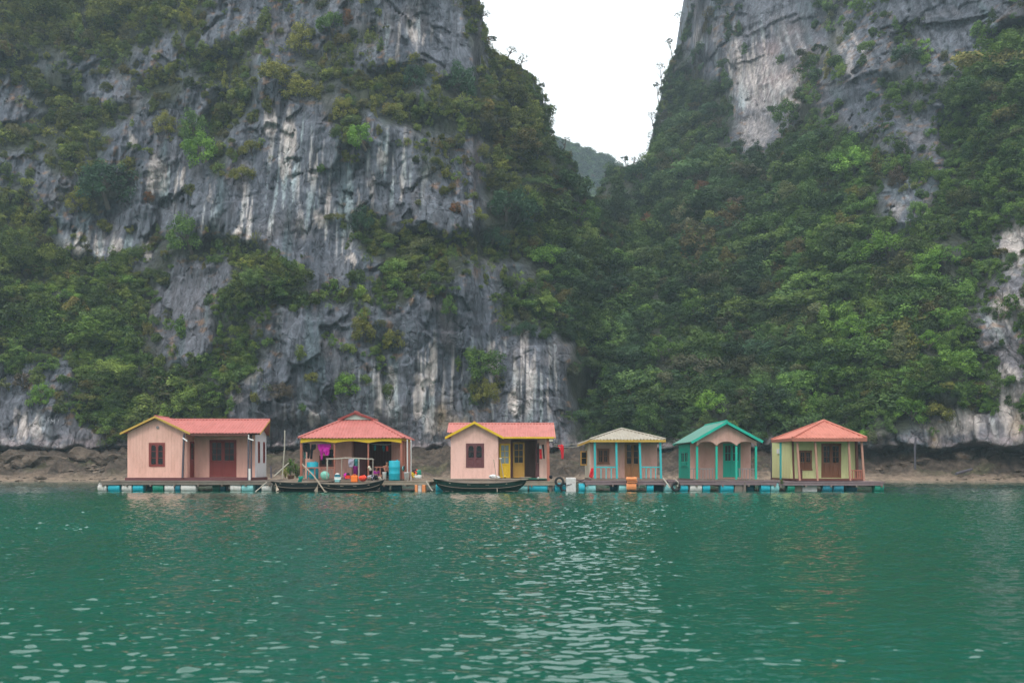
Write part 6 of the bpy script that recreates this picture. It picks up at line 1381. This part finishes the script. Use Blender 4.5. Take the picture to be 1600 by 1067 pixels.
# potted spiky plants beside the laundry house
def spiky(px, py, Y, hpx, label, n=46, tint=None, seed=0, cat='plant', wid=1.0, droop=.5):
    r = random.Random(seed); c = pp(px, py, Y); h = hpx * Y / FPX; root = empty('spiky_plant', c, label, cat, 'spiky leaved plants')
    mb = MB()
    for k in range(3): mb.tube([(0, 0, 0), (r.uniform(-.15, .15) * h, r.uniform(-.1, .1) * h, h * r.uniform(.3, .6))], [.03, .015], 5)
    mb.build('stem', M['bark'], root, False, (0, 0, 0))
    lb = MB()
    for k in range(n):
        a = r.uniform(0, 6.28); z0 = r.uniform(.05, .6) * h; l_ = h * r.uniform(.3, .6); el = r.uniform(.1, 1.3); d = Vector((math.cos(a) * math.cos(el) * wid, math.sin(a) * math.cos(el) * wid, math.sin(el))); s = Vector((-math.sin(a), math.cos(a), 0)) * .022 * max(1, h / 1.4)
        b = Vector((r.uniform(-.12, .12) * h, r.uniform(-.1, .1) * h, z0)); m_ = b + d * l_ * .55; e_ = b + d * l_ + Vector((0, 0, -droop * l_ * math.cos(el)))
        i = len(lb.v); lb.v += [tuple(b - s * .6), tuple(b + s * .6), tuple(m_ + s), tuple(m_ - s), tuple(e_)]; lb.f += [(i, i+1, i+2, i+3), (i+3, i+2, i+4)]
    o = lb.build('leaves', M['leaf'], root, False, (0, 0, 0)); o['tint'] = [float(x) for x in (GREEN if tint is None else tint)]
    at = o.data.attributes.new('lv', 'FLOAT', 'FACE'); at.data.foreach_set('value', [r.random() for _ in o.data.polygons])
    return root
spiky(454, 743, 59.5, 32, 'tall spiky green plant in the brown pot left of the laundry house', 90, GREEN * 1.1, 1); spiky(464, 747, 60.0, 30, 'spiky plant close to the left post of the laundry house', 70, GREEN, 2); spiky(446, 747, 59.9, 20, 'yellowish low plant behind the bare pole', 50, OLIVE * 1.8, 3)
spiky(1221, 756, 58.9, 10, 'small weed at the joint of the fifth and sixth decks', 30, GREEN, 5)
for i, (a, b, hh) in enumerate(((905, 690, 34), (925, 672, 30), (895, 665, 26), (962, 688, 26))):
    p_, n_, _ = surf(1, np.array([float(a)]), np.array([float(b)])); d_ = float(p_[0][1]) - 1.5
    spiky(a, b + hh * .4, d_, hh, 'pandanus like spiky plant at the forest foot behind the %s' % ('clothes line between the houses', 'left slope of the grey roof', 'right end of the third roof', 'peak of the grey roof')[i], 70, GREEN * .9, 10 + i, 'plant', 1.0, .9)

# ------------------------------------------------------------------ people
def person(joints, edges, rad, label, cloth_mat, top_idx, loc, rot, hairlen=1.0, sc=1.0):
    root = empty('person', loc, label, 'person'); root.rotation_euler = (0, 0, rot)
    def skin(name, idx, ed, mat, grow):
        ids = sorted(idx); mp = {k: i for i, k in enumerate(ids)}; me = bpy.data.meshes.new(name); me.from_pydata([Vector(joints[k]) * sc for k in ids], [(mp[a], mp[b]) for a, b in ed if a in mp and b in mp], [])
        o = link(name, me, root, (0, 0, 0)); s = o.modifiers.new('skin', 'SKIN')
        for k in ids: me.skin_vertices[0].data[mp[k]].radius = ((rad[k] + grow) * sc,) * 2
        me.skin_vertices[0].data[0].use_root = True
        s.use_smooth_shade = True; ss = o.modifiers.new('sub', 'SUBSURF'); ss.levels = 2; ss.render_levels = 2; me.materials.append(M[mat])
        return o
    skin('body', list(joints), edges, 'skin', 0)
    skin('shirt', top_idx, edges, cloth_mat[0], .018); skin('trousers', [k for k in ('pelvis', 'hl', 'hr', 'kl', 'kr') ], edges, cloth_mat[1], .016)
    h = Vector(joints['head']) * sc; import bmesh
    bm = bmesh.new(); bmesh.ops.create_uvsphere(bm, u_segments=14, v_segments=10, radius=.115 * sc)
    for v in bm.verts:
        if v.co.y < -.03 * sc and v.co.z < .045 * sc: v.co.y = -.03 * sc
        if v.co.z < 0 and v.co.y > 0: v.co.z *= 1 + .6 * hairlen
    me = bpy.data.meshes.new('hair'); bm.to_mesh(me); bm.free(); me.materials.append(M['hair']); me.shade_smooth(); link('hair', me, root, h + Vector((0, .018, .035)) * sc)
    fc = MB(); fc.lathe([(.004, 0), (.016, .012), (.012, .03)], h + Vector((0, -.115, -.01)) * sc, (0, 1, -.2), 8); fc.build('nose', M['skin'], root, True, (0, 0, 0))
    for sx in (-1, 1): e_ = MB(); e_.lathe([(.002, 0), (.012, .004), (.012, .012)], h + Vector((sx * .035, -.104, .015)) * sc, (0, 1, 0), 8); e_.build('eye', M['blackrubber'], root, False, (0, 0, 0))
    e_ = MB(); e_.box(front(0), h.x - .025, h.x + .025, h.z - .052 * sc, h.z - .042 * sc, -(h.y - .1 * sc), -(h.y - .1 * sc) + .008); e_.build('mouth', M['maroon'], root, False, (0, 0, 0))
    return root
J = dict(pelvis=(0, 0, .12), waist=(0, 0, .28), chest=(0, -.02, .46), neck=(0, -.03, .60), head=(0, -.05, .74), crown=(0, -.045, .80), sl=(-.17, 0, .54), el=(-.24, -.10, .32), wl=(-.12, -.27, .26), fl=(-.06, -.33, .26), sr=(.17, 0, .54), er=(.25, -.10, .32), wr=(.12, -.28, .28), fr_=(.05, -.33, .27),
         hl=(-.10, -.02, .11), kl=(-.22, -.40, .30), al=(-.12, -.52, .04), tl=(-.12, -.64, .02), hr=(.10, -.02, .11), kr=(.22, -.40, .30), ar=(.12, -.52, .04), tr=(.12, -.64, .02))
E = [('pelvis', 'waist'), ('waist', 'chest'), ('chest', 'neck'), ('neck', 'head'), ('head', 'crown'), ('chest', 'sl'), ('sl', 'el'), ('el', 'wl'), ('wl', 'fl'), ('chest', 'sr'), ('sr', 'er'), ('er', 'wr'), ('wr', 'fr_'), ('pelvis', 'hl'), ('hl', 'kl'), ('kl', 'al'), ('al', 'tl'), ('pelvis', 'hr'), ('hr', 'kr'), ('kr', 'ar'), ('ar', 'tr')]
RD = dict(pelvis=.13, waist=.115, chest=.13, neck=.05, head=.095, crown=.08, sl=.06, el=.04, wl=.03, fl=.028, sr=.06, er=.04, wr=.03, fr_=.028, hl=.09, kl=.06, al=.038, tl=.032, hr=.09, kr=.06, ar=.038, tr=.032)
person(J, E, RD, 'small child in purple sitting on the deck behind the railing', ('purple', 'purple'), ['waist', 'chest', 'sl', 'sr', 'el', 'er'], (PX(588, 60.1), 60.1, ZD + .1), .5, .3, .85)
person(J, E, RD, 'dark haired person in dark red sitting left of the bright aqua barrel', ('maroon', 'black_cloth'), ['waist', 'chest', 'sl', 'sr'], (PX(603.5, 60.5), 60.5, ZD + .28), .9, .8, 1.05)
mb = MB(); root = empty('stool', (PX(603.5, 60.5), 60.55, ZD + .1), 'low stool under the seated dark haired person', 'stool')
mb.wbox(PX(603.5, 60.5) - .16, PX(603.5, 60.5) + .16, 60.4, 60.72, ZD + .26, ZD + .3); mb.build('seat', M['wood'], root)
for sx in (-.13, .13):
    for sy in (.03, .27): b = MB(); b.wbox(PX(603.5, 60.5) + sx - .02, PX(603.5, 60.5) + sx + .02, 60.4 + sy, 60.44 + sy, ZD + .1, ZD + .26); b.build('leg', M['wood'], root)
foam(648, 652.5, 757, 770, 'tan ended half of the float at the right of the laundry deck', 58.9, 'orange_mat'); foam(652.8, 659, 756, 770, 'white middle block of the float at the right of the laundry deck', 58.95); foam(659.3, 665, 757, 770, 'right tan half of the float at the right of the laundry deck', 58.9, 'orange_mat')
foam(507, 520, 760, 772, 'net covered pale float between the two black boats', 57.7, 'wood_pale')

# faint white letters painted on the rock at the far left
def letters():
    c = bpy.data.curves.new('writing', 'FONT'); c.body = '(CẤM !'; c.size = .72; c.extrude = .02; c.shear = .15
    o = bpy.data.objects.new('tmp', c); COL.objects.link(o); dg = bpy.context.evaluated_depsgraph_get(); me = bpy.data.meshes.new_from_object(o.evaluated_get(dg)); bpy.data.objects.remove(o)
    me.materials.clear(); me.materials.append(M['graff'])
    p_, n_, _ = surf(0, np.array([60., 72., 84.]), np.array([659., 659., 659.])); Y = float(p_[:, 1].min()) - .1
    t = link('painted_letters', me, None, (PX(60, Y), Y, PZ(662, Y))); t.rotation_euler = (R(90), 0, 0); setp(t, 'faint white hand painted letters on the dark rock at the far left', 'writing')
letters()

# ------------------------------------------------------------------ air
def haze():
    mb = MB(); mb.wbox(-430, 430, -150, 570, -3, 262); m, t = new_mat('haze_air'); v = N(t, 'ShaderNodeVolumePrincipled'); v.inputs['Color'].default_value = (.70, .87, 1, 1); v.inputs['Density'].default_value = HAZE; v.inputs['Anisotropy'].default_value = .2
    o_ = N(t, 'ShaderNodeOutputMaterial'); t.links.new(v.outputs[0], o_.inputs['Volume']); o = mb.build('haze', m); setp(o, 'thin pale haze filling the bay', None, None, 'stuff')
HAZE = 0.0005
haze()
